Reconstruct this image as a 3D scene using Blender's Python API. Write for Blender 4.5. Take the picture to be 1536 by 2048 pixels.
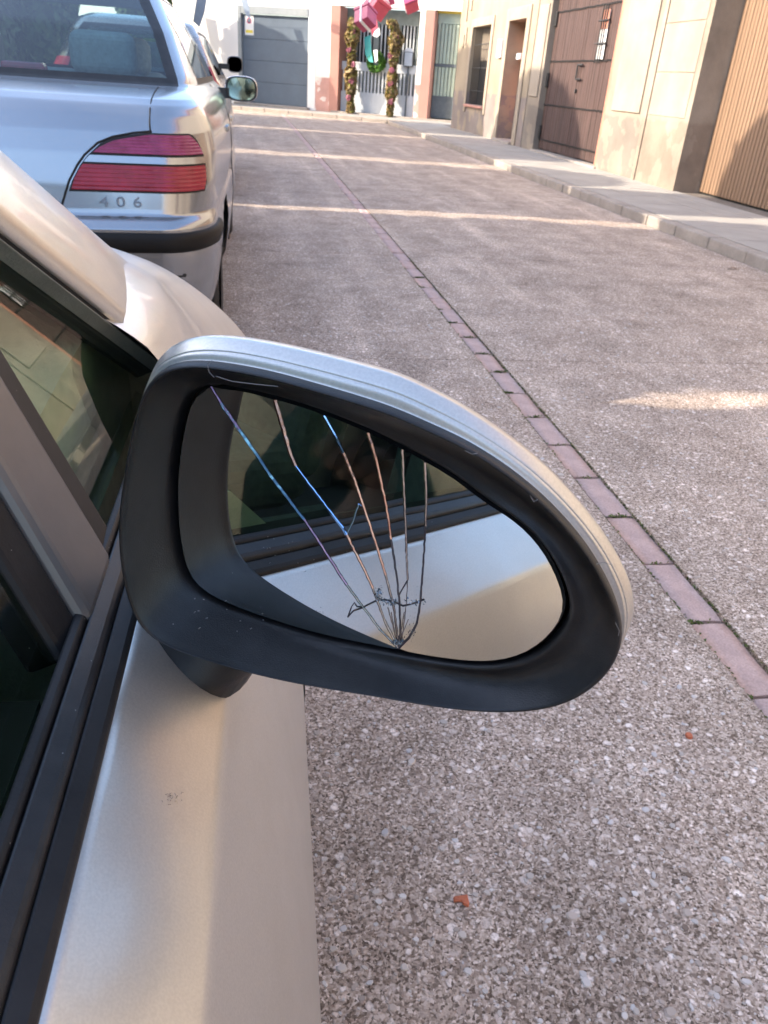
import bpy, bmesh, math, random
import numpy as np
from mathutils import Vector, Matrix
random.seed(7); RNG = np.random.default_rng(7)
for o in list(bpy.data.objects): bpy.data.objects.remove(o)
SC = bpy.context.scene
COL = SC.collection
rad = math.radians

# ------------------------------------------------------------------ camera
H = 1.17; FPX = 1551.0; CX, CY = 768.0, 1024.0
def _ray(u, v): return np.array([u-CX, -(v-CY), -FPX])
_fw = _ray(487, 136); _fw /= np.linalg.norm(_fw)
_up = -_ray(560, 3800); _up /= np.linalg.norm(_up); _up -= _fw*_up.dot(_fw); _up /= np.linalg.norm(_up)
RC = np.stack([np.cross(_fw, _up), _fw, _up])
CAMP = np.array([0, 0, H])
def WD(u, v): return RC @ _ray(u, v)
cd = bpy.data.cameras.new('camera'); cam = bpy.data.objects.new('camera', cd); COL.objects.link(cam)
cd.sensor_fit = 'VERTICAL'; cd.sensor_height = 36; cd.lens = FPX/2048*36
cd.clip_start = 0.01; cd.clip_end = 800
M4 = Matrix.Identity(4)
for i in range(3):
    for j in range(3): M4[i][j] = RC[i][j]
M4[2][3] = H
cam.matrix_world = M4
cd.dof.use_dof = True; cd.dof.focus_distance = 0.45; cd.dof.aperture_fstop = 30
SC.camera = cam

# ------------------------------------------------------------------ world, sun, exposure
SUN_EL = rad(27); SUN_AZ = math.atan2(0.07, -1.0)          # towards the sun, measured from +X
w = bpy.data.worlds.new('World'); SC.world = w; w.use_nodes = True
nt = w.node_tree; nt.nodes.clear()
sky = nt.nodes.new('ShaderNodeTexSky'); sky.sky_type = 'NISHITA'; sky.sun_disc = False
sky.sun_elevation = SUN_EL; sky.sun_rotation = rad(90) - SUN_AZ
sky.air_density = 0.85; sky.dust_density = 2.0; sky.ozone_density = 0.7
bg = nt.nodes.new('ShaderNodeBackground'); bg.inputs[1].default_value = 0.15
wo = nt.nodes.new('ShaderNodeOutputWorld')
nt.links.new(sky.outputs[0], bg.inputs[0]); nt.links.new(bg.outputs[0], wo.inputs[0])
sl = bpy.data.lights.new('sun', 'SUN'); so = bpy.data.objects.new('sun', sl); COL.objects.link(so)
sl.energy = 2.0; sl.angle = rad(0.5); sl.color = (1.0, 0.90, 0.76)
to_sun = Vector((math.cos(SUN_EL)*math.cos(SUN_AZ), math.cos(SUN_EL)*math.sin(SUN_AZ), math.sin(SUN_EL)))
so.rotation_euler = to_sun.to_track_quat('Z', 'Y').to_euler(); so.location = (-20, 0, 20)
SC.view_settings.view_transform = 'Standard'; SC.view_settings.look = 'None'
SC.view_settings.gamma = 1; SC.view_settings.use_curve_mapping = False
SC.view_settings.exposure = 2.42
SC.render.engine = 'CYCLES'
SC.cycles.max_bounces = 10; SC.cycles.transparent_max_bounces = 16

# ------------------------------------------------------------------ materials
def _n(nt, t, **k):
    n = nt.nodes.new(t)
    for a, b in k.items(): setattr(n, a, b)
    return n
MATS = {}
def pm(name, col, rough=.6, metal=0, var=.12, scale=8, bump=0, bscale=60, coat=0, spec=.5, col2=None, fine=0, stretch=None):
    m = bpy.data.materials.new(name); m.use_nodes = True; nt = m.node_tree
    b = nt.nodes['Principled BSDF']; b.inputs['Roughness'].default_value = rough; b.inputs['Metallic'].default_value = metal
    b.inputs['Coat Weight'].default_value = coat; b.inputs['Coat Roughness'].default_value = .04
    b.inputs['Specular IOR Level'].default_value = spec
    tc = _n(nt, 'ShaderNodeTexCoord'); mp = _n(nt, 'ShaderNodeMapping')
    if stretch: mp.inputs['Scale'].default_value = stretch
    nt.links.new(tc.outputs['Object'], mp.inputs[0])
    nz = _n(nt, 'ShaderNodeTexNoise'); nz.inputs['Scale'].default_value = scale; nz.inputs['Detail'].default_value = 8
    nz.inputs['Roughness'].default_value = .65
    nt.links.new(mp.outputs[0], nz.inputs[0])
    cr = _n(nt, 'ShaderNodeValToRGB'); e = cr.color_ramp.elements
    c = np.array(col); c2 = np.array(col2) if col2 is not None else np.clip(c*(1+var), 0, 1)
    e[0].position = .3; e[1].position = .72
    e[0].color = (*np.clip(c*(1-var), 0, 1), 1); e[1].color = (*c2, 1)
    nt.links.new(nz.outputs[0], cr.inputs[0]); out = cr.outputs[0]
    if fine:
        n2 = _n(nt, 'ShaderNodeTexNoise'); n2.inputs['Scale'].default_value = bscale; n2.inputs['Detail'].default_value = 3
        nt.links.new(mp.outputs[0], n2.inputs[0])
        mx = _n(nt, 'ShaderNodeMix', data_type='RGBA', blend_type='OVERLAY'); mx.inputs[0].default_value = fine
        nt.links.new(out, mx.inputs[6]); nt.links.new(n2.outputs[0], mx.inputs[7]); out = mx.outputs[2]
    nt.links.new(out, b.inputs['Base Color'])
    if bump:
        bz = _n(nt, 'ShaderNodeTexNoise'); bz.inputs['Scale'].default_value = bscale; bz.inputs['Detail'].default_value = 5
        nt.links.new(mp.outputs[0], bz.inputs[0])
        bp = _n(nt, 'ShaderNodeBump'); bp.inputs['Strength'].default_value = bump; bp.inputs['Distance'].default_value = .01
        nt.links.new(bz.outputs[0], bp.inputs['Height']); nt.links.new(bp.outputs[0], b.inputs['Normal'])
    MATS[name] = m
    return m

def glass_mat(name, tint, refl=1.0, rough=.0):
    m = bpy.data.materials.new(name); m.use_nodes = True; nt = m.node_tree; nt.nodes.clear()
    tr = _n(nt, 'ShaderNodeBsdfTransparent'); tr.inputs[0].default_value = (*tint, 1)
    gl = _n(nt, 'ShaderNodeBsdfGlossy'); gl.inputs['Roughness'].default_value = rough
    fr = _n(nt, 'ShaderNodeFresnel'); fr.inputs[0].default_value = 1.52
    ge = _n(nt, 'ShaderNodeNewGeometry'); io = _n(nt, 'ShaderNodeMapRange')          # the same index seen from either side of the pane
    io.inputs[3].default_value = 1.52; io.inputs[4].default_value = 1/1.52
    nt.links.new(ge.outputs['Backfacing'], io.inputs[0]); nt.links.new(io.outputs[0], fr.inputs[0])
    ml = _n(nt, 'ShaderNodeMath', operation='MULTIPLY'); ml.inputs[1].default_value = refl
    ml.use_clamp = True
    mx = _n(nt, 'ShaderNodeMixShader'); o = _n(nt, 'ShaderNodeOutputMaterial')
    nt.links.new(fr.outputs[0], ml.inputs[0]); nt.links.new(ml.outputs[0], mx.inputs[0])
    nt.links.new(tr.outputs[0], mx.inputs[1]); nt.links.new(gl.outputs[0], mx.inputs[2]); nt.links.new(mx.outputs[0], o.inputs[0])
    return m

def concrete_road():
    m = bpy.data.materials.new('exposed_aggregate'); m.use_nodes = True; nt = m.node_tree; L = nt.links.new
    b = nt.nodes['Principled BSDF']; b.inputs['Roughness'].default_value = .85; b.inputs['Specular IOR Level'].default_value = .3
    tc = _n(nt, 'ShaderNodeTexCoord')
    dn = _n(nt, 'ShaderNodeTexNoise'); dn.inputs['Scale'].default_value = 60; dn.inputs['Detail'].default_value = 4
    L(tc.outputs['Object'], dn.inputs[0])
    ds = _n(nt, 'ShaderNodeVectorMath', operation='MULTIPLY_ADD'); ds.inputs[1].default_value = (.016,)*3
    L(dn.outputs['Color'], ds.inputs[0]); L(tc.outputs['Object'], ds.inputs[2])
    def vor(sc):
        v = _n(nt, 'ShaderNodeTexVoronoi'); v.inputs['Scale'].default_value = sc; v.inputs['Randomness'].default_value = 1
        L(ds.outputs[0], v.inputs['Vector']); return v
    v1, v2 = vor(95), vor(250); v3 = vor(48)
    def ramp(src, els):
        r = _n(nt, 'ShaderNodeValToRGB'); e = r.color_ramp.elements
        while len(e) < len(els): e.new(.5)
        for k, (p, c) in enumerate(els): e[k].position = p; e[k].color = (*c, 1)
        L(src, r.inputs[0]); return r.outputs[0]
    sep1 = _n(nt, 'ShaderNodeSeparateColor'); L(v1.outputs['Color'], sep1.inputs[0])
    sep2 = _n(nt, 'ShaderNodeSeparateColor'); L(v2.outputs['Color'], sep2.inputs[0])
    # matrix: fine grains
    fine = ramp(sep2.outputs[0], [(0, (.10, .075, .057)), (.3, (.26, .208, .166)), (.6, (.40, .33, .272)), (.88, (.51, .435, .372)), (1, (.68, .605, .54))])
    stone = ramp(sep1.outputs[0], [(0, (.15, .115, .09)), (.4, (.38, .312, .26)), (.75, (.56, .485, .425)), (1, (.78, .715, .66))])
    # a stone shows where its cell is chosen and we are near the cell centre
    inside = _n(nt, 'ShaderNodeMapRange'); inside.inputs[1].default_value = .52; inside.inputs[2].default_value = .30; L(v1.outputs['Distance'], inside.inputs[0])
    pick = _n(nt, 'ShaderNodeMath', operation='GREATER_THAN'); pick.inputs[1].default_value = .60; L(sep1.outputs[1], pick.inputs[0])
    both = _n(nt, 'ShaderNodeMath', operation='MULTIPLY'); L(inside.outputs[0], both.inputs[0]); L(pick.outputs[0], both.inputs[1])
    mx = _n(nt, 'ShaderNodeMix', data_type='RGBA'); L(both.outputs[0], mx.inputs[0]); L(fine, mx.inputs[6]); L(stone, mx.inputs[7])
    # dark pits between the grains, a few larger pale stones
    sep3 = _n(nt, 'ShaderNodeSeparateColor'); L(v3.outputs['Color'], sep3.inputs[0])
    in3 = _n(nt, 'ShaderNodeMapRange'); in3.inputs[1].default_value = .40; in3.inputs[2].default_value = .26; L(v3.outputs['Distance'], in3.inputs[0])
    pk3 = _n(nt, 'ShaderNodeMath', operation='GREATER_THAN'); pk3.inputs[1].default_value = .70; L(sep3.outputs[1], pk3.inputs[0])
    b3 = _n(nt, 'ShaderNodeMath', operation='MULTIPLY'); L(in3.outputs[0], b3.inputs[0]); L(pk3.outputs[0], b3.inputs[1])
    st3 = ramp(sep3.outputs[0], [(0, (.26, .205, .165)), (.4, (.46, .395, .345)), (1, (.78, .72, .67))])
    mx3 = _n(nt, 'ShaderNodeMix', data_type='RGBA'); L(b3.outputs[0], mx3.inputs[0]); L(mx.outputs[2], mx3.inputs[6]); L(st3, mx3.inputs[7])
    pn = _n(nt, 'ShaderNodeTexNoise'); pn.inputs['Scale'].default_value = 130; pn.inputs['Detail'].default_value = 5; pn.inputs['Roughness'].default_value = .75; L(tc.outputs['Object'], pn.inputs[0])
    lowf = _n(nt, 'ShaderNodeTexNoise'); lowf.inputs['Scale'].default_value = 5.5; lowf.inputs['Detail'].default_value = 6; L(tc.outputs['Object'], lowf.inputs[0])
    lo2 = _n(nt, 'ShaderNodeMath', operation='MULTIPLY_ADD'); lo2.inputs[1].default_value = .26; lo2.inputs[2].default_value = -.13; L(lowf.outputs[0], lo2.inputs[0])
    psum = _n(nt, 'ShaderNodeMath', operation='ADD'); L(pn.outputs[0], psum.inputs[0]); L(lo2.outputs[0], psum.inputs[1])
    pits = ramp(psum.outputs[0], [(.33, (.30, .25, .21)), (.45, (.80, .77, .74)), (.53, (1.03, 1.02, 1.01)), (.66, (1.14, 1.13, 1.12))])
    mp3 = _n(nt, 'ShaderNodeMix', data_type='RGBA', blend_type='MULTIPLY'); mp3.inputs[0].default_value = .85
    L(mx3.outputs[2], mp3.inputs[6]); L(pits, mp3.inputs[7]); mx = mp3
    # broad wear and stains
    nz = _n(nt, 'ShaderNodeTexNoise'); nz.inputs['Scale'].default_value = 2.2; nz.inputs['Detail'].default_value = 9; nz.inputs['Roughness'].default_value = .62
    L(tc.outputs['Object'], nz.inputs[0])
    wear = ramp(nz.outputs[0], [(.25, (.86, .83, .80)), (.5, (1.24, 1.20, 1.17)), (.78, (1.52, 1.47, 1.42))])
    m2 = _n(nt, 'ShaderNodeMix', data_type='RGBA', blend_type='MULTIPLY'); m2.inputs[0].default_value = 1
    L(mx.outputs[2], m2.inputs[6]); L(wear, m2.inputs[7])
    # pale worn streaks along the street
    mp = _n(nt, 'ShaderNodeMapping'); mp.inputs['Scale'].default_value = (2.6, .22, 1); mp.inputs['Rotation'].default_value = (0, 0, rad(4))
    L(tc.outputs['Object'], mp.inputs[0])
    n3 = _n(nt, 'ShaderNodeTexNoise'); n3.inputs['Scale'].default_value = 1.6; n3.inputs['Detail'].default_value = 7; L(mp.outputs[0], n3.inputs[0])
    st = ramp(n3.outputs[0], [(.42, (.88, .86, .85)), (.6, (1.04, 1.03, 1.03)), (.72, (1.32, 1.3, 1.28))])
    m3 = _n(nt, 'ShaderNodeMix', data_type='RGBA', blend_type='MULTIPLY'); m3.inputs[0].default_value = .8
    L(m2.outputs[2], m3.inputs[6]); L(st, m3.inputs[7]); L(m3.outputs[2], b.inputs['Base Color'])
    hh = _n(nt, 'ShaderNodeMath', operation='MULTIPLY_ADD'); hh.inputs[1].default_value = .6; L(both.outputs[0], hh.inputs[0]); L(sep2.outputs[0], hh.inputs[2])
    bp = _n(nt, 'ShaderNodeBump'); bp.inputs['Strength'].default_value = .5; bp.inputs['Distance'].default_value = .004
    L(hh.outputs[0], bp.inputs['Height']); L(bp.outputs[0], b.inputs['Normal'])
    return m

def plaster(name, col, dirt, zd=.9, stain=.5, scale=1.4, low=None):
    """rendered wall: uneven tone, blotches; a painted dado of another colour below zd when low is given"""
    m = bpy.data.materials.new(name); m.use_nodes = True; nt = m.node_tree; L = nt.links.new
    b = nt.nodes['Principled BSDF']; b.inputs['Roughness'].default_value = .9; b.inputs['Specular IOR Level'].default_value = .2
    tc = _n(nt, 'ShaderNodeTexCoord')
    nz = _n(nt, 'ShaderNodeTexNoise'); nz.inputs['Scale'].default_value = scale; nz.inputs['Detail'].default_value = 11; nz.inputs['Roughness'].default_value = .6
    L(tc.outputs['Object'], nz.inputs[0])
    r = _n(nt, 'ShaderNodeValToRGB'); e = r.color_ramp.elements; e[0].position = .36; e[1].position = .62
    e[0].color = (*dirt, 1); e[1].color = (*col, 1); L(nz.outputs[0], r.inputs[0])
    mx = _n(nt, 'ShaderNodeMix', data_type='RGBA'); mx.inputs[0].default_value = stain; mx.inputs[6].default_value = (*col, 1); L(r.outputs[0], mx.inputs[7])
    out = mx.outputs[2]
    if low is not None:
        sp = _n(nt, 'ShaderNodeSeparateXYZ'); L(tc.outputs['Object'], sp.inputs[0])
        n2 = _n(nt, 'ShaderNodeTexNoise'); n2.inputs['Scale'].default_value = 3; n2.inputs['Detail'].default_value = 6; L(tc.outputs['Object'], n2.inputs[0])
        ad = _n(nt, 'ShaderNodeMath', operation='MULTIPLY_ADD'); ad.inputs[1].default_value = .10; L(n2.outputs[0], ad.inputs[0]); L(sp.outputs[2], ad.inputs[2])
        mr = _n(nt, 'ShaderNodeMapRange'); mr.inputs[1].default_value = zd+.03; mr.inputs[2].default_value = zd+.075; L(ad.outputs[0], mr.inputs[0])
        # peeled patches of the dado show a paler coat
        n4 = _n(nt, 'ShaderNodeTexNoise'); n4.inputs['Scale'].default_value = 2.3; n4.inputs['Detail'].default_value = 10; L(tc.outputs['Object'], n4.inputs[0])
        r4 = _n(nt, 'ShaderNodeValToRGB'); e4 = r4.color_ramp.elements; e4[0].position = .545; e4[1].position = .56
        e4[0].color = (*low, 1); e4[1].color = (*(np.array(low)*.35+np.array(col)*.65), 1); L(n4.outputs[0], r4.inputs[0])
        r5 = _n(nt, 'ShaderNodeValToRGB'); e5 = r5.color_ramp.elements; e5[0].position = .3; e5[1].position = .7
        e5[0].color = (.68, .66, .66, 1); e5[1].color = (1.15, 1.13, 1.1, 1); L(nz.outputs[0], r5.inputs[0])
        m5 = _n(nt, 'ShaderNodeMix', data_type='RGBA', blend_type='MULTIPLY'); m5.inputs[0].default_value = 1
        L(r4.outputs[0], m5.inputs[6]); L(r5.outputs[0], m5.inputs[7])
        m4 = _n(nt, 'ShaderNodeMix', data_type='RGBA'); L(mr.outputs[0], m4.inputs[0]); L(m5.outputs[2], m4.inputs[6]); L(out, m4.inputs[7]); out = m4.outputs[2]
    L(out, b.inputs['Base Color'])
    bz = _n(nt, 'ShaderNodeTexNoise'); bz.inputs['Scale'].default_value = 40; bz.inputs['Detail'].default_value = 6; L(tc.outputs['Object'], bz.inputs[0])
    bp = _n(nt, 'ShaderNodeBump'); bp.inputs['Strength'].default_value = .25; bp.inputs['Distance'].default_value = .01
    L(bz.outputs[0], bp.inputs['Height']); L(bp.outputs[0], b.inputs['Normal'])
    return m

def paint(name, col, rough=.32, flake=.06, dust=.25, dustcol=(.36, .33, .29), metal=.82, coat=.55):
    """metallic car paint with clear coat, a little road dust"""
    m = bpy.data.materials.new(name); m.use_nodes = True; nt = m.node_tree; L = nt.links.new
    b = nt.nodes['Principled BSDF']; b.inputs['Metallic'].default_value = metal
    b.inputs['Coat Weight'].default_value = coat; b.inputs['Coat Roughness'].default_value = .06
    tc = _n(nt, 'ShaderNodeTexCoord')
    n1 = _n(nt, 'ShaderNodeTexNoise'); n1.inputs['Scale'].default_value = 900; n1.inputs['Detail'].default_value = 1; L(tc.outputs['Object'], n1.inputs[0])
    r1 = _n(nt, 'ShaderNodeValToRGB'); e = r1.color_ramp.elements; c = np.array(col)
    e[0].position = .3; e[1].position = .7; e[0].color = (*(c*(1-flake)), 1); e[1].color = (*np.clip(c*(1+flake), 0, 1), 1); L(n1.outputs[0], r1.inputs[0])
    n2 = _n(nt, 'ShaderNodeTexNoise'); n2.inputs['Scale'].default_value = 9; n2.inputs['Detail'].default_value = 10; n2.inputs['Roughness'].default_value = .7; L(tc.outputs['Object'], n2.inputs[0])
    r2 = _n(nt, 'ShaderNodeValToRGB'); e2 = r2.color_ramp.elements; e2[0].position = .45; e2[1].position = .8
    e2[0].color = (0, 0, 0, 1); e2[1].color = (dust, dust, dust, 1); L(n2.outputs[0], r2.inputs[0])
    mx = _n(nt, 'ShaderNodeMix', data_type='RGBA'); L(r2.outputs[0], mx.inputs[0]); L(r1.outputs[0], mx.inputs[6]); mx.inputs[7].default_value = (*dustcol, 1)
    L(mx.outputs[2], b.inputs['Base Color'])
    mr = _n(nt, 'ShaderNodeMath', operation='MULTIPLY_ADD'); mr.inputs[1].default_value = .5; mr.inputs[2].default_value = rough; L(r2.outputs[0], mr.inputs[0]); L(mr.outputs[0], b.inputs['Roughness'])
    return m

def attr_mat(name, rough=.7, trans=0, attr='Col'):
    m = bpy.data.materials.new(name); m.use_nodes = True; nt = m.node_tree
    b = nt.nodes['Principled BSDF']; b.inputs['Roughness'].default_value = rough; b.inputs['Specular IOR Level'].default_value = .3
    a = _n(nt, 'ShaderNodeVertexColor'); a.layer_name = attr
    nt.links.new(a.outputs[0], b.inputs['Base Color'])
    if trans:
        b.inputs['Subsurface Weight'].default_value = 0
        tl = _n(nt, 'ShaderNodeBsdfTranslucent'); nt.links.new(a.outputs[0], tl.inputs[0])
        mx = _n(nt, 'ShaderNodeMixShader'); mx.inputs[0].default_value = trans
        o = nt.nodes['Material Output']; nt.links.new(b.outputs[0], mx.inputs[1]); nt.links.new(tl.outputs[0], mx.inputs[2]); nt.links.new(mx.outputs[0], o.inputs[0])
    return m

ROAD = concrete_road()
SILVER = paint('silver_beige_paint', (.66, .635, .585), .34, flake=.05, dust=.18, metal=.72, coat=.35)
SILVER2 = paint('silver_green_paint', (.35, .365, .38), .22, dust=.05)
BROWNP = paint('brown_grey_paint', (.38, .33, .29), .25)
BLACKP = pm('black_plastic', (.013, .013, .014), .40, var=.5, scale=60, bump=.12, bscale=1400)
def specks(m, thr=.045, sc=170, pick=.9, col=(.32, .31, .29)):
    nt = m.node_tree; b = nt.nodes['Principled BSDF']; src = b.inputs['Base Color'].links[0].from_socket
    tc = _n(nt, 'ShaderNodeTexCoord'); v = _n(nt, 'ShaderNodeTexVoronoi'); v.inputs['Scale'].default_value = sc; nt.links.new(tc.outputs['Object'], v.inputs['Vector'])
    se = _n(nt, 'ShaderNodeSeparateColor'); nt.links.new(v.outputs['Color'], se.inputs[0])
    a = _n(nt, 'ShaderNodeMath', operation='GREATER_THAN'); a.inputs[1].default_value = pick; nt.links.new(se.outputs[0], a.inputs[0])
    c = _n(nt, 'ShaderNodeMath', operation='LESS_THAN'); c.inputs[1].default_value = thr; nt.links.new(v.outputs['Distance'], c.inputs[0])
    mu = _n(nt, 'ShaderNodeMath', operation='MULTIPLY'); nt.links.new(a.outputs[0], mu.inputs[0]); nt.links.new(c.outputs[0], mu.inputs[1])
    nz = _n(nt, 'ShaderNodeTexNoise'); nz.inputs['Scale'].default_value = 22; nz.inputs['Detail'].default_value = 8; nt.links.new(tc.outputs['Object'], nz.inputs[0])
    du = _n(nt, 'ShaderNodeMapRange'); du.inputs[1].default_value = .5; du.inputs[2].default_value = .8; du.inputs[4].default_value = .035; nt.links.new(nz.outputs[0], du.inputs[0])
    mxx = _n(nt, 'ShaderNodeMath', operation='MAXIMUM'); nt.links.new(mu.outputs[0], mxx.inputs[0]); nt.links.new(du.outputs[0], mxx.inputs[1])
    mx = _n(nt, 'ShaderNodeMix', data_type='RGBA'); nt.links.new(mxx.outputs[0], mx.inputs[0]); nt.links.new(src, mx.inputs[6]); mx.inputs[7].default_value = (*col, 1)
    nt.links.new(mx.outputs[2], b.inputs['Base Color'])
specks(BLACKP)
RUBBER = pm('black_rubber', (.016, .015, .015), .5, spec=.3, var=.4, scale=25, bump=.05, bscale=500)
SKIN = pm('skin', (.62, .37, .29), .5, var=.08, scale=20)
JACKET = pm('dark_jacket', (.020, .022, .028), .85, var=.3, scale=30, bump=.2, bscale=200)
HAIR = pm('dark_hair', (.03, .02, .015), .6, var=.4, scale=60)
STRIPM = pm('bumper_black', (.010, .009, .008), .6, var=.3, spec=.25)
SATIN = pm('satin_bronze_grey', (.17, .155, .142), .38, metal=.3, var=.06, scale=60)
BLACKM = pm('matt_black', (.012, .012, .012), .8)
specks(RUBBER, .06, 200, .88)
TYRE = pm('tyre_rubber', (.03, .028, .027), .8, var=.3)
STEEL = pm('steel', (.55, .55, .55), .3, metal=1)
CHROME = pm('chrome', (.30, .30, .31), .22, metal=1, var=.02)
GLASSC = glass_mat('car_glass', (.74, .80, .76), 1.3)
GLASSQ = glass_mat('tinted_glass', (.68, .77, .70), .85)
GLASSB = glass_mat('rear_glass', (.52, .70, .72), 1.3)
DARKIN = pm('dark_interior', (.02, .02, .02), .8)
TRIM = pm('grey_trim', (.16, .17, .15), .8, var=.2, scale=30, bump=.1, bscale=400)
TRIML = pm('pale_dash', (.50, .54, .42), .8, var=.15, scale=60, bump=.15, bscale=500)
SEATN = pm('teal_grey_cloth', (.12, .15, .14), .9, var=.25, scale=40)
SEATC = pm('seat_cloth', (.24, .27, .27), .9, var=.2, scale=40)
BRICK = pm('pink_brick', (.47, .335, .295), .9, var=.16, scale=14, bump=.35, bscale=180, fine=.35)
BED = pm('joint_bed', (.16, .13, .105), .95, var=.5, scale=30)
KERB = pm('kerb_concrete', (.31, .265, .225), .9, var=.2, scale=4, bump=.3, bscale=90, fine=.25)
PAVE = pm('pavement_concrete', (.32, .29, .255), .9, var=.14, scale=2.2, bump=.2, bscale=120, fine=.2)
ROCK = attr_mat('pebble')
LEAF = attr_mat('leaf', .6, .25)
BARK = pm('bark', (.10, .075, .055), .9, var=.4, scale=20, bump=.8, bscale=40)
WALLA = plaster('wall_cream', (.32, .268, .212), (.20, .165, .128), .93, .85, 1.6, low=(.26, .21, .165))
WALLB = plaster('wall_buff', (.31, .26, .205), (.195, .16, .125), .90, .75, 1.0, low=(.22, .19, .16))
WALLC = plaster('wall_yellow', (.345, .28, .20), (.235, .188, .137), 1.02, .75, 1.1, low=(.25, .21, .19))
WALLW = plaster('wall_white', (.80, .77, .72), (.72, .68, .63), 1.05, .5, 1.2)
WALLS = plaster('wall_white_salmon', (.80, .75, .68), (.70, .64, .57), 1.08, .5, 1.2, low=(.56, .33, .28))
SALMON = plaster('salmon_paint', (.46, .24, .19), (.38, .20, .16), 0, .5, 2)
STONE = plaster('stone_surround', (.36, .295, .225), (.27, .22, .165), 0, .6, 2.5)
PANEL = plaster('cream_panel', (.34, .285, .225), (.25, .205, .16), 0, .75, 1.5)
WOOD = pm('old_brown_wood', (.036, .0155, .0115), .7, var=.5, scale=3.2, bump=.5, bscale=30, col2=(.105, .055, .044), stretch=(10, 10, .3))
WOODR = pm('salmon_wood', (.42, .17, .11), .7, var=.15, scale=4)
SLAT = pm('tan_slat', (.215, .132, .080), .55, var=.12, scale=2, stretch=(6, 6, .5))
IRON = pm('iron', (.02, .018, .017), .6)
BLUEG = pm('slate_blue_steel', (.10, .13, .165), .5, var=.1, scale=2)
GREYST = pm('grey_steel_frame', (.27, .29, .29), .5, var=.1)
GREENG = pm('pale_green_steel', (.36, .42, .34), .5, var=.12, scale=4)
DARKG = pm('dark_grey_steel', (.10, .115, .125), .5, var=.2)
WHITEP = pm('white_paint', (.78, .77, .74), .6, var=.04)
PORCH = pm('porch_grey', (.22, .25, .24), .8, var=.3, scale=2)
GREYW = pm('grey_white_paint', (.55, .57, .58), .6, var=.1, scale=3)
YELLOW = pm('yellow_paint', (.75, .60, .08), .5)
REDP = pm('red_paint', (.55, .06, .12), .5)
PINK = pm('pink_foil', (.62, .10, .14), .4, var=.1)
PINK2 = pm('dark_pink_foil', (.42, .06, .13), .4, var=.1)
MAUVE = pm('mauve_cloth', (.36, .33, .42), .9, var=.08)
BLUEC = pm('blue_grey_cloth', (.27, .32, .38), .9, var=.08)
TERRA = pm('terracotta', (.50, .15, .075), .85, var=.15, scale=80, bump=.3, bscale=300)
TEAL = pm('teal_ribbon', (.06, .36, .33), .6)

# ------------------------------------------------------------------ object helpers
def mo(name, v, f, mat, parent=None, smooth=False, recalc=True, kind=None):
    me = bpy.data.meshes.new(name); me.from_pydata([tuple(map(float, p)) for p in v], [], [tuple(map(int, q)) for q in f])
    if recalc:
        bm = bmesh.new(); bm.from_mesh(me); bmesh.ops.recalc_face_normals(bm, faces=bm.faces[:]); bm.to_mesh(me); bm.free()
    if smooth: me.polygons.foreach_set('use_smooth', [True]*len(me.polygons))
    if mat is not None: me.materials.append(mat)
    o = bpy.data.objects.new(name, me); COL.objects.link(o)
    if parent is not None: o.parent = parent
    if kind: o['kind'] = kind
    return o
def tag(o, label, cat, group=None):
    o['label'] = label; o['category'] = cat
    if group: o['group'] = group
    return o
def thing(name, label, cat, loc=(0, 0, 0), rz=0, group=None):
    o = bpy.data.objects.new(name, None); o.location = loc; o.rotation_euler = (0, 0, rz); COL.objects.link(o)
    o.empty_display_size = .1
    return tag(o, label, cat, group)
BOXF = [(0, 1, 3, 2), (4, 6, 7, 5), (0, 4, 5, 1), (2, 3, 7, 6), (0, 2, 6, 4), (1, 5, 7, 3)]
def boxv(x0, x1, y0, y1, z0, z1):
    return [(x, y, z) for x in (x0, x1) for y in (y0, y1) for z in (z0, z1)]
def join(parts):
    V, F = [], []
    for v, f in parts:
        n = len(V); V += list(v); F += [tuple(i+n for i in q) for q in f]
    return V, F
def bevel(o, wdt, seg=1):
    md = o.modifiers.new('bevel', 'BEVEL'); md.width = wdt; md.segments = seg; md.limit_method = 'ANGLE'; md.angle_limit = rad(40)
    return o
class Frame:
    """facade frame: s along the wall, z up, d outwards"""
    def __init__(s, O, t, n): s.O = np.array([*O, 0.]); s.t = np.array([*t, 0.]); s.n = np.array([*n, 0.])
    def p(s, a, z, d): return s.O+s.t*a+s.n*d+np.array([0, 0, z])
    def boxv(s, a0, a1, z0, z1, d0, d1): return [s.p(a, z, d) for a in (a0, a1) for d in (d0, d1) for z in (z0, z1)]
    def box(s, name, a0, a1, z0, z1, d0, d1, mat, parent, bev=0, kind=None):
        o = mo(name, s.boxv(a0, a1, z0, z1, d0, d1), BOXF, mat, parent, kind=kind)
        if bev: bevel(o, bev)
        return o
    def wall(s, name, a0, a1, z0, z1, d0, d1, mat, parent, openings=()):
        ops = sorted(openings); parts = []; cur = a0
        for (p, q, zb, zt) in ops:
            if p > cur: parts.append((s.boxv(cur, p, z0, z1, d0, d1), BOXF))
            if zb > z0: parts.append((s.boxv(p, q, z0, zb, d0, d1), BOXF))
            if zt < z1: parts.append((s.boxv(p, q, zt, z1, d0, d1), BOXF))
            cur = q
        if cur < a1: parts.append((s.boxv(cur, a1, z0, z1, d0, d1), BOXF))
        return mo(name, *join(parts), mat, parent)
def loft(rings, closed=True, cap0=False, cap1=False):
    n = len(rings[0]); V = [p for r in rings for p in r]; F = []
    for i in range(len(rings)-1):
        for j in range(n if closed else n-1):
            k = (j+1) % n; F.append((i*n+j, i*n+k, (i+1)*n+k, (i+1)*n+j))
    if cap0: F.append(tuple(range(n)))
    if cap1: F.append(tuple((len(rings)-1)*n+j for j in range(n)))
    return V, F
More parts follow.
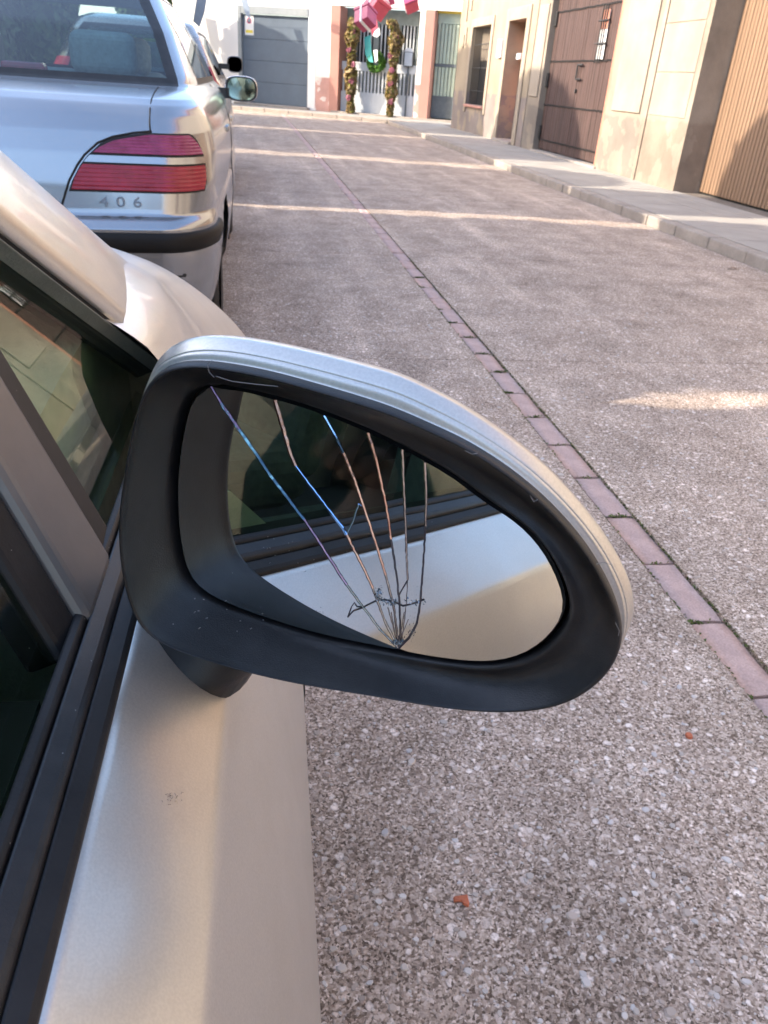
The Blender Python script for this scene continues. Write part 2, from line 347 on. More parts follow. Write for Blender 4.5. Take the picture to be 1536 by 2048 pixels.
def tube(path, r, n=8):
    path = [np.array(p, float) for p in path]; rs = r if hasattr(r, '__len__') else [r]*len(path); rings = []
    for i, p in enumerate(path):
        d = path[min(i+1, len(path)-1)]-path[max(i-1, 0)]; d /= np.linalg.norm(d)+1e-9
        a = np.cross(d, [0, 0, 1.]) if abs(d[2]) < .95 else np.cross(d, [1., 0, 0]); a /= np.linalg.norm(a); b = np.cross(d, a)
        rings.append([p+rs[i]*(a*math.cos(t)+b*math.sin(t)) for t in np.linspace(0, 2*math.pi, n, endpoint=False)])
    return loft(rings, True, True, True)
def lathe(prof, axis_o, axis, n=32):
    ax = np.array(axis, float); ax /= np.linalg.norm(ax); a = np.cross(ax, [0, 0, 1.]) if abs(ax[2]) < .9 else np.array([1., 0, 0]); a /= np.linalg.norm(a); b = np.cross(ax, a)
    rings = [[np.array(axis_o)+ax*h+r*(a*math.cos(t)+b*math.sin(t)) for t in np.linspace(0, 2*math.pi, n, endpoint=False)] for r, h in prof]
    return loft(rings, True)
def leaf_mesh(name, P, N, size, cols, mat, parent=None, aspect=1.7, kind=None):
    """one small folded leaf (2 triangles) at each point P facing N"""
    n = len(P); N = N/np.linalg.norm(N, axis=1)[:, None]
    r = RNG.normal(size=(n, 3)); t = np.cross(N, r); t /= np.linalg.norm(t, axis=1)[:, None]; b = np.cross(N, t)
    s = (size*RNG.uniform(.6, 1.35, n))[:, None]
    V = np.empty((n, 4, 3)); V[:, 0] = P-t*s*aspect*.5; V[:, 1] = P+b*s*.5+N*s*.12; V[:, 2] = P+t*s*aspect*.5; V[:, 3] = P-b*s*.5+N*s*.12
    me = bpy.data.meshes.new(name); me.vertices.add(n*4); me.vertices.foreach_set('co', V.ravel())
    idx = np.arange(n*4).reshape(n, 4); me.loops.add(n*4); me.loops.foreach_set('vertex_index', idx.ravel())
    me.polygons.add(n); me.polygons.foreach_set('loop_start', np.arange(n)*4); me.polygons.foreach_set('loop_total', np.full(n, 4))
    me.update(calc_edges=True)
    ca = me.color_attributes.new('Col', 'FLOAT_COLOR', 'POINT'); c4 = np.ones((n, 4, 4)); c4[:, :, :3] = cols[:, None, :]; ca.data.foreach_set('color', c4.ravel())
    me.materials.append(mat); o = bpy.data.objects.new(name, me); COL.objects.link(o)
    if parent is not None: o.parent = parent
    if kind: o['kind'] = kind
    return o

# ------------------------------------------------------------------ ground, road, bricks, kerb, pavement
KX = 4.17; KZ = .10; WX = 5.68
ground = mo('ground', boxv(-300, 300, -300, 300, -.5, -.03), BOXF, BED, kind='structure')
road = mo('road', [(-9, -14, -.016), (KX+.1, -14, -.016), (KX+.1, 60, -.016), (-9, 60, -.016)], [(0, 1, 2, 3)], BED, kind='structure')
BL, BR = 1.105, 1.212                                             # the course of bricks lies between the two slabs
ys = [-14, -6, .2-3.0, .35, 3.55, 6.02, 9.3, 12.7, 16.2, 20, 24, 30, 60]
for y0, y1 in zip(ys[:-1], ys[1:]):
    for x0, x1 in ((-9, BL), (BR, KX-.004)):
        g = .0035
        o = mo('concrete_slab', boxv(x0, x1, y0+g, y1-g, -.015, 0), BOXF, ROAD, road)
bm_y = 1.1783
def brick_mesh(i):
    L, Wd = .264, .092; v = []
    for x in np.linspace(-Wd/2, Wd/2, 4):
        for y in np.linspace(-L/2, L/2, 8):
            edge = min(x+Wd/2, Wd/2-x, y+L/2, L/2-y)
            v.append((x*(1+random.uniform(-.03, .03)), y*(1+random.uniform(-.008, .008)), random.uniform(-.0012, .0012) - (.004 if edge < .001 else 0)))
    f = [(a*8+b, a*8+b+1, (a+1)*8+b+1, (a+1)*8+b) for a in range(3) for b in range(7)]
    n = len(v); v += [(sx*Wd/2, sy*L/2, -.014) for sx in (-1, 1) for sy in (-1, 1)]
    f += [(0, 24, n+2, n), (7, 31, n+3, n+1), tuple(list(range(8))+[n+1, n]), tuple([24+k for k in range(8)]+[n+3, n+2])]
    me = bpy.data.meshes.new('brick'); me.from_pydata(v, [], f); me.materials.append(BRICK); me.polygons.foreach_set('use_smooth', [True]*21+[False]*4)
    return me
BM = [brick_mesh(i) for i in range(7)]
joints = []
y = bm_y-.2756*6
for k in range(112):
    o = bpy.data.objects.new('brick', BM[k % 7 if k % 3 else random.randrange(7)]); COL.objects.link(o); o.parent = road
    o.location = ((BL+BR)/2+random.uniform(-.003, .003), y+.138, random.uniform(-.003, .0005)); o.rotation_euler = (random.uniform(-.008, .008), random.uniform(-.012, .012), random.uniform(-.012, .012)+(math.pi if k % 2 else 0))
    joints.append(y); y += .2756
# moss in the joints
P = []
for jy in joints:
    if jy > 6: continue
    n = int(random.choice([0, 0, 20, 60, 120]))
    cxm = random.choice([BL+.012, BR-.012, (BL+BR)/2])
    for _ in range(n): P.append((cxm+random.gauss(0, .018), jy+random.gauss(0, .004), random.uniform(-.008, .003)))
for _ in range(1500):
    P.append((random.choice([BL+.004, BR-.004])+random.gauss(0, .0016), random.uniform(.5, 6)+random.gauss(0, .02), random.uniform(-.008, .001)))
P = np.array(P); keep = np.abs(P[:, 0]-(BL+BR)/2) < .06; P = P[keep]
leaf_mesh('moss', P, RNG.normal(size=P.shape)*.5+[0, 0, 1], .006, np.array([.10, .13, .03])*RNG.uniform(.5, 1.3, (len(P), 1)), LEAF, kind='stuff')
# exposed pebbles standing a little proud of the worn concrete near the car
def pebbles():
    V, F, C = [], [], []
    pal = np.array([(.54, .47, .41), (.46, .38, .32), (.64, .585, .54), (.38, .285, .225), (.56, .52, .50), (.20, .145, .11)])
    n = 7000; yy = .35+4.2*RNG.random(n)**1.7
    xx = -.1+RNG.random(n)*(.55+.95*yy)
    for k in range(n):
        if BL-.012 < xx[k] < BR+.012: continue
        s = (.0022+.0050*RNG.random()**2.6+(.004 if RNG.random() < .05 else 0))*(1+.12*yy[k]); a = RNG.random()*6.28; el = RNG.uniform(.5, 1)
        m = 7; base = len(V); ca, sa = math.cos(a), math.sin(a)
        for r, z in ((1, -.0006), (.72, s*.22)):
            for j in range(m):
                t = 6.283*j/m; rr = s*r*(RNG.uniform(.72, 1.15)); px, py = rr*math.cos(t), rr*el*math.sin(t)
                V.append((xx[k]+px*ca-py*sa, yy[k]+px*sa+py*ca, z))
        for j in range(m): F.append((base+j, base+(j+1) % m, base+m+(j+1) % m, base+m+j))
        F.append(tuple(base+m+j for j in range(m)))
        c = pal[RNG.choice(6, p=[.28, .27, .16, .14, .1, .05])]*RNG.uniform(.8, 1.1); C += [c]*(2*m)
    o = mo('road_pebbles', V, F, ROCK, recalc=False, kind='stuff')
    ca = o.data.color_attributes.new('Col', 'FLOAT_COLOR', 'POINT'); c4 = np.ones((len(V), 4)); c4[:, :3] = np.array(C); ca.data.foreach_set('color', c4.ravel())
pebbles()
# pavement on the far side of the road with its kerb stones and flags
pav = mo('pavement', boxv(KX+.14, 9, -14, 34, -.01, KZ-.012), BOXF, BED, kind='structure')
y = -13.3
while y < 24.6:
    L = .63 if y > 3 else 1.26
    o = mo('kerb_stone', boxv(KX+random.uniform(-.004, .004), KX+.145, y+.006, y+L-.006, -.012, KZ+random.uniform(-.004, .003)), BOXF, KERB, pav); bevel(o, .014, 2)
    y += L
xs = [KX+.15, KX+.53, KX+.91, KX+1.29, WX+.06]
y = -13
while y < 24.5:
    L = .38*2 if y > 3 else 3.04
    for x0, x1 in zip(xs[:-1], xs[1:]):
        mo('paving_flag', boxv(x0+.003, x1-.003, y+.003, y+L-.003, -.005, KZ+random.uniform(-.0015, .0015)), BOXF, PAVE, pav)
    y += L
# pavement of the far side, running along the far house fronts
FT = np.array([.928, -.501]); FN = np.array([-.475, -.880]); FB = np.array([-.14, 30.15])
FF = Frame(FB, FT, FN)
pav2 = mo('pavement', FF.boxv(-14, 9.6, -.012, KZ-.01, -.3, 1.55), BOXF, BED, kind='structure')
for k in range(30):
    a = -13.9+k*.78
    FF.box('kerb_stone', a+.006, a+.774, -.011, KZ+random.uniform(-.003, .003), 1.56, 1.70, KERB, pav2, .012)
for k in range(24):
    a = -13.9+k*.98
    FF.box('paving_flag', a+.003, a+.977, 0, KZ+.001, .02, 1.555, PAVE, pav2)
pav3 = mo('pavement', boxv(-9, -2.75, -14, 25, -.012, .09), BOXF, PAVE, kind='structure')

# ------------------------------------------------------------------ houses along the right-hand pavement
RF = Frame((WX, 0), (0, 1), (-1, 0))       # s is the distance down the street, d points into the street
def win_glass(fr, name, a0, a1, z0, z1, d, parent): return fr.box(name, a0, a1, z0, z1, d, d+.012, DARKIN, parent)
# --- house with the slatted garage
hA = thing('terraced_house', 'cream rendered house with the tan slatted garage door', 'house', (WX, 9, 0))
class PF(Frame): pass
def P_(fr, root):     # a frame whose coordinates are local to a root placed without rotation
    l = np.array(root.location); return Frame((fr.O-l)[:2], fr.t[:2], fr.n[:2])
fA = P_(RF, hA)
fA.wall('wall', -13, 11.78, KZ-.05, 6.4, -.45, 0, WALLA, hA, [(4.6, 10.5, KZ-.05, 3.05), (-1.6, -.5, KZ-.05, 2.4), (1.2, 2.5, .9, 2.4)])
gd = fA.box('garage_door', 4.5, 10.6, KZ-.02, 3.15, -.43, -.405, DARKIN, hA)
a = 4.62
while a < 10.48:
    wd = .066
    o = fA.box('slat', a+.004, min(a+wd, 10.495), KZ+.015, 3.04, -.40, -.372+random.uniform(-.002, .002), SLAT, gd, .006); a += wd+.010
fA.box('door_gap_cover', 7.55, 7.60, KZ+.015, 3.04, -.371, -.362, SLAT, gd)
fA.box('lintel', 4.5, 10.62, 3.05, 3.32, .002, .035, STONE, hA, .01)
for a0, a1, z0, z1 in ((10.62, 11.68, 1.50, 2.06), (10.62, 11.68, 2.075, 2.95), (10.62, 11.68, 2.965, 4.2), (10.62, 11.68, .97, 1.485)):
    fA.box('render_panel', a0, a1, z0, z1, .002, .008, PANEL, hA, .004)
fA.box('corner_strip', 11.70, 11.80, KZ-.04, 6.4, .002, .02, WALLA, hA, .004)
d1 = fA.box('door', -1.6, -.5, KZ, 2.4, -.25, -.20, WOOD, hA)
w1 = fA.box('window', 1.2, 2.5, .9, 2.4, -.22, -.18, DARKIN, hA); fA.box('sill', 1.1, 2.6, .84, .899, -.1, .06, STONE, hA, .01)
mo('roof', [(-.3, -22.2, 6.4), (-.3, 2.9, 6.4), (4.6, 2.9, 8.2), (4.6, -22.2, 8.2), (-.3, -22.2, 6.55), (-.3, 2.9, 6.55), (4.6, 2.9, 8.35), (4.6, -22.2, 8.35)], [(0, 1, 2, 3), (4, 5, 6, 7), (0, 1, 5, 4), (1, 2, 6, 5), (2, 3, 7, 6), (3, 0, 4, 7)], TERRA, hA)
# --- house with the big brown gate
hB = thing('terraced_house', 'buff house with grey dado and the large brown plank gate', 'house', (WX, 14, 0))
fB = P_(RF, hB)
fB.wall('wall', 11.805, 17.25, KZ-.05, 6.0, -.45, -.012, WALLB, hB, [(13.24, 16.5, KZ-.05, 2.80)])
fB.box('render_panel', 11.98, 12.98, .97, 2.6, -.010, .012, PANEL, hB, .006)
fB.box('render_panel', 16.62, 17.15, 1.05, 2.6, -.010, .010, PANEL, hB, .006)
fB.box('gate_jamb', 13.24, 13.40, KZ, 2.80, -.13, -.045, WOODR, hB, .004)
fB.box('threshold', 13.2, 16.55, KZ-.04, KZ+.03, -.44, .03, KERB, hB, .01)
gate = fB.box('gate_back', 13.41, 16.49, KZ+.04, 2.79, -.20, -.165, DARKIN, hB)
nails = []
for leaf0 in (13.42, 14.96):
    n = 15; pw = 1.52/n
    for k in range(n):
        a0 = leaf0+k*pw
        o = fB.box('plank', a0+.002, a0+pw-.002, KZ+.05+random.uniform(0, .012), 2.785, -.164, -.125+random.uniform(-.004, .004), WOOD, gate, .005)
        for zz in (.32, .93, 1.66, 2.45):
            for q in (.3, .7): nails.append(fB.p(a0+pw*q, zz+random.uniform(-.006, .006), -.118))
NV = []
for c in nails:
    NV.append((boxv(c[0]-.012, c[0]+.012, c[1]-.013, c[1]+.013, c[2]-.013, c[2]+.013), BOXF))
mo('nail_heads', *join(NV), IRON, gate, kind='stuff')
for a, zs in ((13.43, (2.35, 1.35, .45)), (16.44, (2.35, 1.35, .45))):
    for zz in zs: fB.box('hinge', a-.03, a+.05, zz-.12, zz+.12, -.12, -.085, IRON, hB, .006)
# small barred opening in the near leaf
pf = fB.box('peep_window', 13.92, 14.22, 1.68, 2.36, -.1, -.092, WHITEP, gate)
fB.box('shutter', 13.92, 14.22, 2.10, 2.37, -.091, -.084, WOODR, gate)
for aa in (13.98, 14.07, 14.16): mo('bar', *tube([fB.p(aa, 1.62, -.07), fB.p(aa, 2.44, -.07)], .011), IRON, gate)
for zz in (1.90, 2.22): mo('bar', *tube([fB.p(13.86, zz, -.065), fB.p(14.28, zz, -.065)], .012), IRON, gate)
# square iron pull
for q in (((14.70, 1.38), (14.94, 1.38)), ((14.94, 1.38), (14.94, 1.60)), ((14.94, 1.60), (14.70, 1.60))):
    mo('gate_pull', *tube([fB.p(q[0][0], q[0][1], -.085), fB.p(q[1][0], q[1][1], -.085)], .014), IRON, gate)
mo('lock_plate', *tube([fB.p(14.9, 1.2, -.12), fB.p(14.9, 1.2, -.09)], .03), IRON, gate)
mo('roof', [(-.35, -2.2, 6.0), (-.35, 3.25, 6.0), (4.6, 3.25, 7.8), (4.6, -2.2, 7.8), (-.35, -2.2, 6.15), (-.35, 3.25, 6.15), (4.6, 3.25, 7.95), (4.6, -2.2, 7.95)], [(0, 1, 2, 3), (4, 5, 6, 7), (0, 1, 5, 4), (1, 2, 6, 5), (2, 3, 7, 6), (3, 0, 4, 7)], TERRA, hB)
# --- house with the narrow door and the barred window
hC = thing('terraced_house', 'yellowish house with a deep-set narrow door and barred window', 'house', (WX, 20, 0))
fC = P_(RF, hC)
fC.wall('wall', 17.26, 23.6, KZ-.05, 6.3, -.45, 0, WALLC, hC, [(17.85, 19.05, KZ-.05, 2.42), (20.45, 22.15, .74, 2.42)])
fC.box('door', 17.86, 19.04, KZ+.05, 2.41, -.40, -.35, WOODR, hC)
fC.box('door_step', 17.80, 19.10, KZ-.04, KZ+.055, -.34, .10, KERB, hC, .012)
fC.box('letter_box', 18.72, 18.98, 1.72, 1.84, -.349, -.20, GREYW, hC, .01)
for s0, s1, z0, z1 in ((17.62, 17.848, KZ, 2.65), (19.052, 19.28, KZ, 2.65), (17.85, 19.05, 2.422, 2.65)):
    fC.box('door_surround', s0, s1, z0, z1, .002, .03, STONE, hC, .008)
for s0, s1, z0, z1 in ((20.27, 20.448, .56, 2.60), (22.152, 22.33, .56, 2.60), (20.45, 22.15, 2.422, 2.60)):
    fC.box('window_surround', s0, s1, z0, z1, .002, .028, STONE, hC, .008)
fC.box('window_sill', 20.40, 22.2, .68, .738, -.1, .06, SALMON, hC, .008)
wn = fC.box('window', 20.46, 22.14, .745, 2.415, -.30, -.26, DARKIN, hC)
fC.box('roller_blind', 20.5, 22.1, 1.72, 2.40, -.255, -.235, STONE, wn)
for k in range(12):
    aa = 20.55+k*.139; mo('bar', *tube([fC.p(aa, .75, -.06), fC.p(aa, 2.41, -.06)], .010, 6), IRON, wn)
for zz in (1.05, 1.55, 2.05): mo('bar', *tube([fC.p(20.46, zz, -.06), fC.p(22.14, zz, -.06)], .011, 6), IRON, wn)
mb = fC.box('meter_box', 19.36, 19.64, 1.74, 2.10, .002, .06, WHITEP, hC, .008)
fC.box('meter_screen', 19.44, 19.56, 1.93, 2.05, .0605, .064, DARKG, mb)
for s0, z0, z1 in ((22.75, 2.05, 2.45), (22.98, 2.0, 2.3), (22.9, 2.6, 3.1), (22.5, 2.8, 3.2)):
    fC.box('wall_plate', s0, s0+.11, z0, z1, .002, .03, STONE, hC, .006)
mo('roof', [(-.35, -2.74, 6.3), (-.35, 3.6, 6.3), (4.6, 3.6, 8.1), (4.6, -2.74, 8.1), (-.35, -2.74, 6.45), (-.35, 3.6, 6.45), (4.6, 3.6, 8.25), (4.6, -2.74, 8.25)], [(0, 1, 2, 3), (4, 5, 6, 7), (0, 1, 5, 4), (1, 2, 6, 5), (2, 3, 7, 6), (3, 0, 4, 7)], TERRA, hC)

# ------------------------------------------------------------------ houses across the end of the street
def FP(root):
    l = np.array(root.location); return Frame((FF.O-l)[:2], FT, FN)
hG = thing('terraced_house', 'white house with the slate blue garage door and salmon dado', 'house', (*(FB+FT*1), 0))
g = FP(hG)
g.wall('wall', -14, 2.62, .06, 6.2, -.4, 0, WALLW, hG, [(-.02, 2.36, .06, 2.92)])
g.box('wall_panel', 2.625, 3.10, .06, 6.2, -.4, .0, WALLS, hG)
gp = g.box('garage_door', .10, 2.36, .17, 2.70, -.12, -.08, BLUEG, hG)
for k in range(4): g.box('door_panel', .12, 2.345, .19+k*.615, .19+k*.615+.605, -.079, -.065, BLUEG, gp, .008)
for a0, a1, z0, z1 in ((-.015, .095, .12, 2.915), (.10, 2.355, 2.71, 2.915)): g.box('garage_frame', a0, a1, z0, z1, -.10, .02, GREYST, hG, .005)
g.box('garage_threshold', -.1, 2.45, .09, .165, -.12, .25, KERB, hG, .01)
sg = tag(g.box('no_parking_plate', .20, .50, 2.12, 2.66, -.064, -.056, WHITEP, None), 'white no parking plate with red disc and yellow band on blue garage', 'sign')
for v in sg.data.vertices: v.co += Vector((*(FB+FT*1), 0))
sgf = FF
ang = np.linspace(0, 2*math.pi, 20, endpoint=False)
def disc(fr, name, a, z, r, d0, d1, mat, parent): return mo(name, *loft([[fr.p(a+r*math.cos(t), z+r*math.sin(t), d0) for t in ang], [fr.p(a+r*math.cos(t), z+r*math.sin(t), d1) for t in ang]], True, True, True), mat, parent)
disc(sgf, 'red_ring', .35, 2.52, .085, -.0555, -.053, REDP, sg); disc(sgf, 'blue_disc', .35, 2.52, .06, -.0525, -.050, BLUEG, sg)
sgf.box('yellow_band', .23, .47, 2.18, 2.26, -.0555, -.052, YELLOW, sg)
mo('roof', [g.p(a, z, d) for a in (-14, 3.1) for d, z in ((.35, 6.2), (-5, 8), (-5, 8.2), (.35, 6.4))], [(0, 1, 2, 3), (4, 5, 6, 7), (0, 4, 5, 1), (1, 5, 6, 2), (2, 6, 7, 3), (3, 7, 4, 0)], TERRA, hG)

hE = thing('terraced_house', 'house with salmon pilasters, garlanded porch and pale green gate', 'house', (*(FB+FT*5), 0))
e = FP(hE)
e.wall('wall', 3.105, 7.9, 3.05, 6.5, -.4, 0, WALLW, hE)
e.wall('porch_back', 3.12, 7.85, .06, 3.049, -.75, -.60, PORCH, hE, [(3.75, 4.25, 1.45, 2.65), (4.42, 4.95, 1.45, 2.65), (5.12, 5.6, 1.45, 2.65)])
for a0, a1 in ((3.75, 4.25), (4.42, 4.95), (5.12, 5.6)):
    wd = e.box('window', a0, a1, 1.45, 2.65, -.74, -.70, DARKIN, hE)
    for q in np.linspace(a0+.08, a1-.08, 4): e.box('bar', q-.02, q+.02, 1.45, 2.65, -.64, -.61, GREYW, wd)
for nm, a0, a1, mt, d in (('pilaster', 3.11, 3.40, SALMON, .05), ('pilaster', 5.86, 6.02, WALLS, .04), ('pilaster', 6.025, 6.30, SALMON, .05)):
    e.box(nm, a0, a1, .06, 3.04, -.55, d, mt, hE, .006)
e.box('pilaster', 7.12, 7.9, .06, 3.04, -.55, 0.0, WALLW, hE)
# low porch screen: panel, balusters, rail
sc = e.box('porch_screen', 3.42, 5.85, .12, .74, -.22, -.17, GREYW, hE)
e.box('rail', 3.42, 5.85, 1.34, 1.58, -.23, -.165, GREYW, sc, .006)
a = 3.46
while a < 5.82:
    e.box('baluster', a, a+.055, .74, 1.34, -.215, -.18, GREYW, sc); a += .115
e.box('step', 3.2, 7.3, .08, .15, -.5, .12, KERB, hE, .01)
# pale green gate
gg = e.box('gate', 6.32, 7.10, .18, .74, -.30, -.27, DARKG, hE)
e.box('gate_rail', 6.32, 7.10, 1.60, 1.68, -.31, -.25, DARKG, gg); e.box('gate_rail', 6.32, 7.10, .74, .80, -.31, -.25, DARKG, gg)
e.box('gate_rail', 6.32, 7.10, 2.74, 2.80, -.31, -.25, GREENG, gg)
e.box('gate_head', 6.32, 7.10, 2.80, 3.03, -.31, -.26, GREENG, gg); e.box('head_band', 6.31, 7.11, 3.0, 3.045, -.255, -.2, YELLOW, gg)
for k in range(7):
    a = 6.335+k*.109
    e.box('slat', a, a+.085, .80, 1.60, -.295, -.265, GREENG, gg, .01); e.box('slat', a, a+.085, 1.68, 2.74, -.295, -.265, GREENG, gg, .01)
mo('roof', [e.p(a, z, d) for a in (3.1, 7.9) for d, z in ((.35, 6.5), (-5, 8.3), (-5, 8.5), (.35, 6.7))], [(0, 1, 2, 3), (4, 5, 6, 7), (0, 4, 5, 1), (1, 5, 6, 2), (2, 6, 7, 3), (3, 7, 4, 0)], TERRA, hE)
# lantern-shaped notice box, plate
nb = thing('notice_box', 'small white notice box with rounded top beside the right garland', 'box', (*(FB+FT*5.55+FN*.02)[:2], 1.6))
e2 = Frame((FF.O-np.array([*nb.location[:2], 0]))[:2], FT, FN)
e2.box('case', 5.42, 5.70, -.06, .34, -.15, -.06, DARKG, nb, .006); e2.box('door', 5.44, 5.68, -.04, .32, -.0595, -.05, GREYW, nb, .004)
mo('hood', *loft([[e2.p(5.56+.14*math.cos(t), .34+.10*math.sin(t), d) for t in np.linspace(0, math.pi, 10)] for d in (-.15, -.055)], True, True, True), WHITEP, nb)
e2.box('post', 5.54, 5.58, -1.45, -.06, -.13, -.10, DARKG, nb)
# garland columns
def garland(s, bend, label, seed):
    rg = np.random.default_rng(seed)
    o = FF.p(s, KZ+.05, .10); root = thing('garland', label, 'garland', tuple(o), group='garland columns in front of the porch')
    n = 2600; h = rg.random(n)*2.55
    rr = (.13+.05*np.sin(h*5+seed)+.03*np.sin(h*13))*(.75+.45*(h/2.55)); th = rg.random(n)*6.283; q = np.sqrt(rg.random(n))
    cx = .10*np.sin(h*1.2+seed)*.4; top = np.clip((h-2.1)/.45, 0, 1); cx = cx+bend*top**2*.35
    P = np.stack([FT[0]*(cx+rr*q*np.cos(th))+FN[0]*rr*q*np.sin(th), FT[1]*(cx+rr*q*np.cos(th))+FN[1]*rr*q*np.sin(th), h], 1)
    N = np.stack([np.cos(th)*FT[0]+np.sin(th)*FN[0], np.cos(th)*FT[1]+np.sin(th)*FN[1], rg.normal(size=n)*.6+.3], 1)+rg.normal(size=(n, 3))*.5
    pal = np.array([(.30, .19, .08), (.34, .24, .08), (.20, .15, .05), (.22, .22, .05), (.38, .28, .15), (.14, .09, .05)])
    leaf_mesh('dry_leaves', P, N, .105, pal[rg.integers(0, 6, n)]*rg.uniform(.7, 1.2, (n, 1)), LEAF, root, 1.9, kind='stuff')
    for k in range(5):
        hh = .45+k*.42+rg.normal()*.06; a = rg.uniform(-.1, .1); c = np.array([FT[0]*a+FN[0]*.2, FT[1]*a+FN[1]*.14, hh])
        th2 = rg.random(26)*6.28; rr2 = .02+.05*rg.random(26)
        Pf = c+np.stack([FT[0]*rr2*np.cos(th2), FT[1]*rr2*np.cos(th2), rr2*np.sin(th2)], 1)
        leaf_mesh('flower', Pf, np.tile([*FN, .1], (26, 1))+rg.normal(size=(26, 3))*.35, .055, np.array([.34, .11, .15])*rg.uniform(.5, 1.3, (26, 1)), LEAF, root)
    mo('stem', *tube([(cx_, 0, hh) for cx_, hh in ((0, 0), (.01, 1), (0, 2.4))], .03), BARK, root)
garland(3.86, .1, 'dry leaf garland column by the salmon pilaster beside the blue garage', 3)
garland(5.18, -.55, 'dry leaf garland column bending over at its top beside the notice box', 4)
# wreath with ribbon hung on the porch screen
wr = thing('wreath', 'green wreath with teal ribbon and red paper hung on porch', 'wreath', tuple(FF.p(4.55, 1.60, -.08)))
n = 900; th = RNG.random(n)*6.283; ph = RNG.random(n)*6.283; R0 = .20; r0 = .085*np.sqrt(RNG.random(n))
rad_ = R0+r0*np.cos(ph); P = np.stack([FT[0]*rad_*np.cos(th)+FN[0]*r0*np.sin(ph), FT[1]*rad_*np.cos(th)+FN[1]*r0*np.sin(ph), rad_*np.sin(th)], 1)
leaf_mesh('foliage', P, RNG.normal(size=(n, 3)), .07, np.array([[.10, .22, .04]])*RNG.uniform(.5, 1.7, (n, 1)), LEAF, wr, kind='stuff')
wf = Frame((FF.O-np.array([*wr.location[:2], 0]))[:2], FT, FN)
def sheet(fr, name, pts, d, mat, parent, th=.012):
    n = len(pts); r0 = [fr.p(a, z, d+.05*math.sin(3*a)) for a, z in pts]; r1 = [fr.p(a, z, d+th+.05*math.sin(3*a)) for a, z in pts]
    return mo(name, *loft([r0, r1], True, True, True), mat, parent)
sheet(wf, 'ribbon', [(4.16, .65), (4.36, .72), (4.42, .3), (4.5, -.02), (4.36, .0), (4.22, .2)], -.02, TEAL, wr)
sheet(wf, 'ribbon', [(4.50, .32), (4.63, .34), (4.66, .05), (4.58, -.02)], .03, WHITEP, wr)
sheet(wf, 'paper', [(4.36, 1.10), (4.56, 1.12), (4.62, .78), (4.44, .70), (4.38, .85)], .02, PINK, wr)
sheet(wf, 'paper', [(4.52, .82), (4.66, .92), (4.70, .74), (4.60, .66), (4.46, .70)], .05, WHITEP, wr)
# gift boxes hung on a cord over the pavement
cord = tag(mo('cord', *tube([(WX-.01, 20.2, 4.3), (4.6, 23.6, 3.75), (3.2, 26.2, 3.65), tuple(FF.p(3.2, 3.9, 0.02))], .006, 5), IRON), 'thin black cord strung over the pavement towards the porch', 'cord')
def gift(label, P, size, rot, mat, mat2, ztop):
    root = thing('gift_box', label, 'ornament', P, group='hanging gift boxes')
    E = Matrix.Rotation(rot[2], 3, 'Z') @ Matrix.Rotation(rot[0], 3, 'X') @ Matrix.Rotation(rot[1], 3, 'Y')
    def bx(nm, c, h, m):
        vs = [E @ Vector((c[0]+sx*h[0], c[1]+sy*h[1], c[2]+sz*h[2])) for sx in (-1, 1) for sy in (-1, 1) for sz in (-1, 1)]
        return bevel(mo(nm, vs, BOXF, m, root), .01)
    s = size/2
    bx('box', (0, 0, 0), (s, s, s*.8), mat); bx('lid', (0, 0, s*.8+s*.2), (s*1.08, s*1.08, s*.19), mat2)
    bx('ribbon', (0, 0, .1*s), (s*1.1, s*.13, s*1.16), WHITEP)
    mo('string', *tube([(0, 0, s*1.2), (0, 0, ztop-P[2])], .004, 5), IRON, root)
def ray_at_y(u, v, Y):
    d = WD(u, v); return tuple(CAMP+d*(Y/d[1]))
gift('large red gift box with white ribbon, tilted, hanging before the porch', ray_at_y(752, 14, 24.0), .46, (.5, .45, .3), PINK, PINK, 3.74)
gift('dark pink gift box with white ribbon hanging against the red one', ray_at_y(731, 38, 23.4), .42, (-.35, .5, .9), PINK2, PINK2, 3.74)
gift('small pale pink gift box with white ribbon near the gate pilaster', ray_at_y(822, 8, 24.3), .34, (.6, -.5, .2), PINK, PINK2, 3.74)
gift('little pink gift box hanging between the two garland columns', ray_at_y(782, 3, 24.3), .16, (.2, -.3, .2), PINK2, PINK, 3.74)
# cloth pennants in front of the white house
bu = thing('bunting', 'string of blue grey cloth pennants before the white house', 'bunting', tuple(FF.p(-1, 3.6, .6)))
bf = Frame((FF.O-np.array([*bu.location[:2], 0]))[:2], FT, FN)
mo('string', *tube([bf.p(a, -.35-.05*math.cos(a), .6) for a in np.linspace(-4, 3.05, 12)], .006, 5), IRON, bu)
for a, m, w_, tl in ((-.86, BLUEC, .32, -.25), (.48, BLUEC, .24, .2), (2.0, MAUVE, .34, .15), (-2.2, MAUVE, .3, .1), (-3.3, BLUEC, .3, -.1)):
    L = 1.0 if a != 2.0 else .28
    if a == .48: L = .70
    sheet(bf, 'pennant', [(a-w_/2, -.37), (a+w_/2, -.37), (a+w_/2+tl*.6, -.37-L*.6), (a+w_*.25+tl, -.37-L), (a-w_*.35+tl, -.37-L*.85)], .6, m, bu)

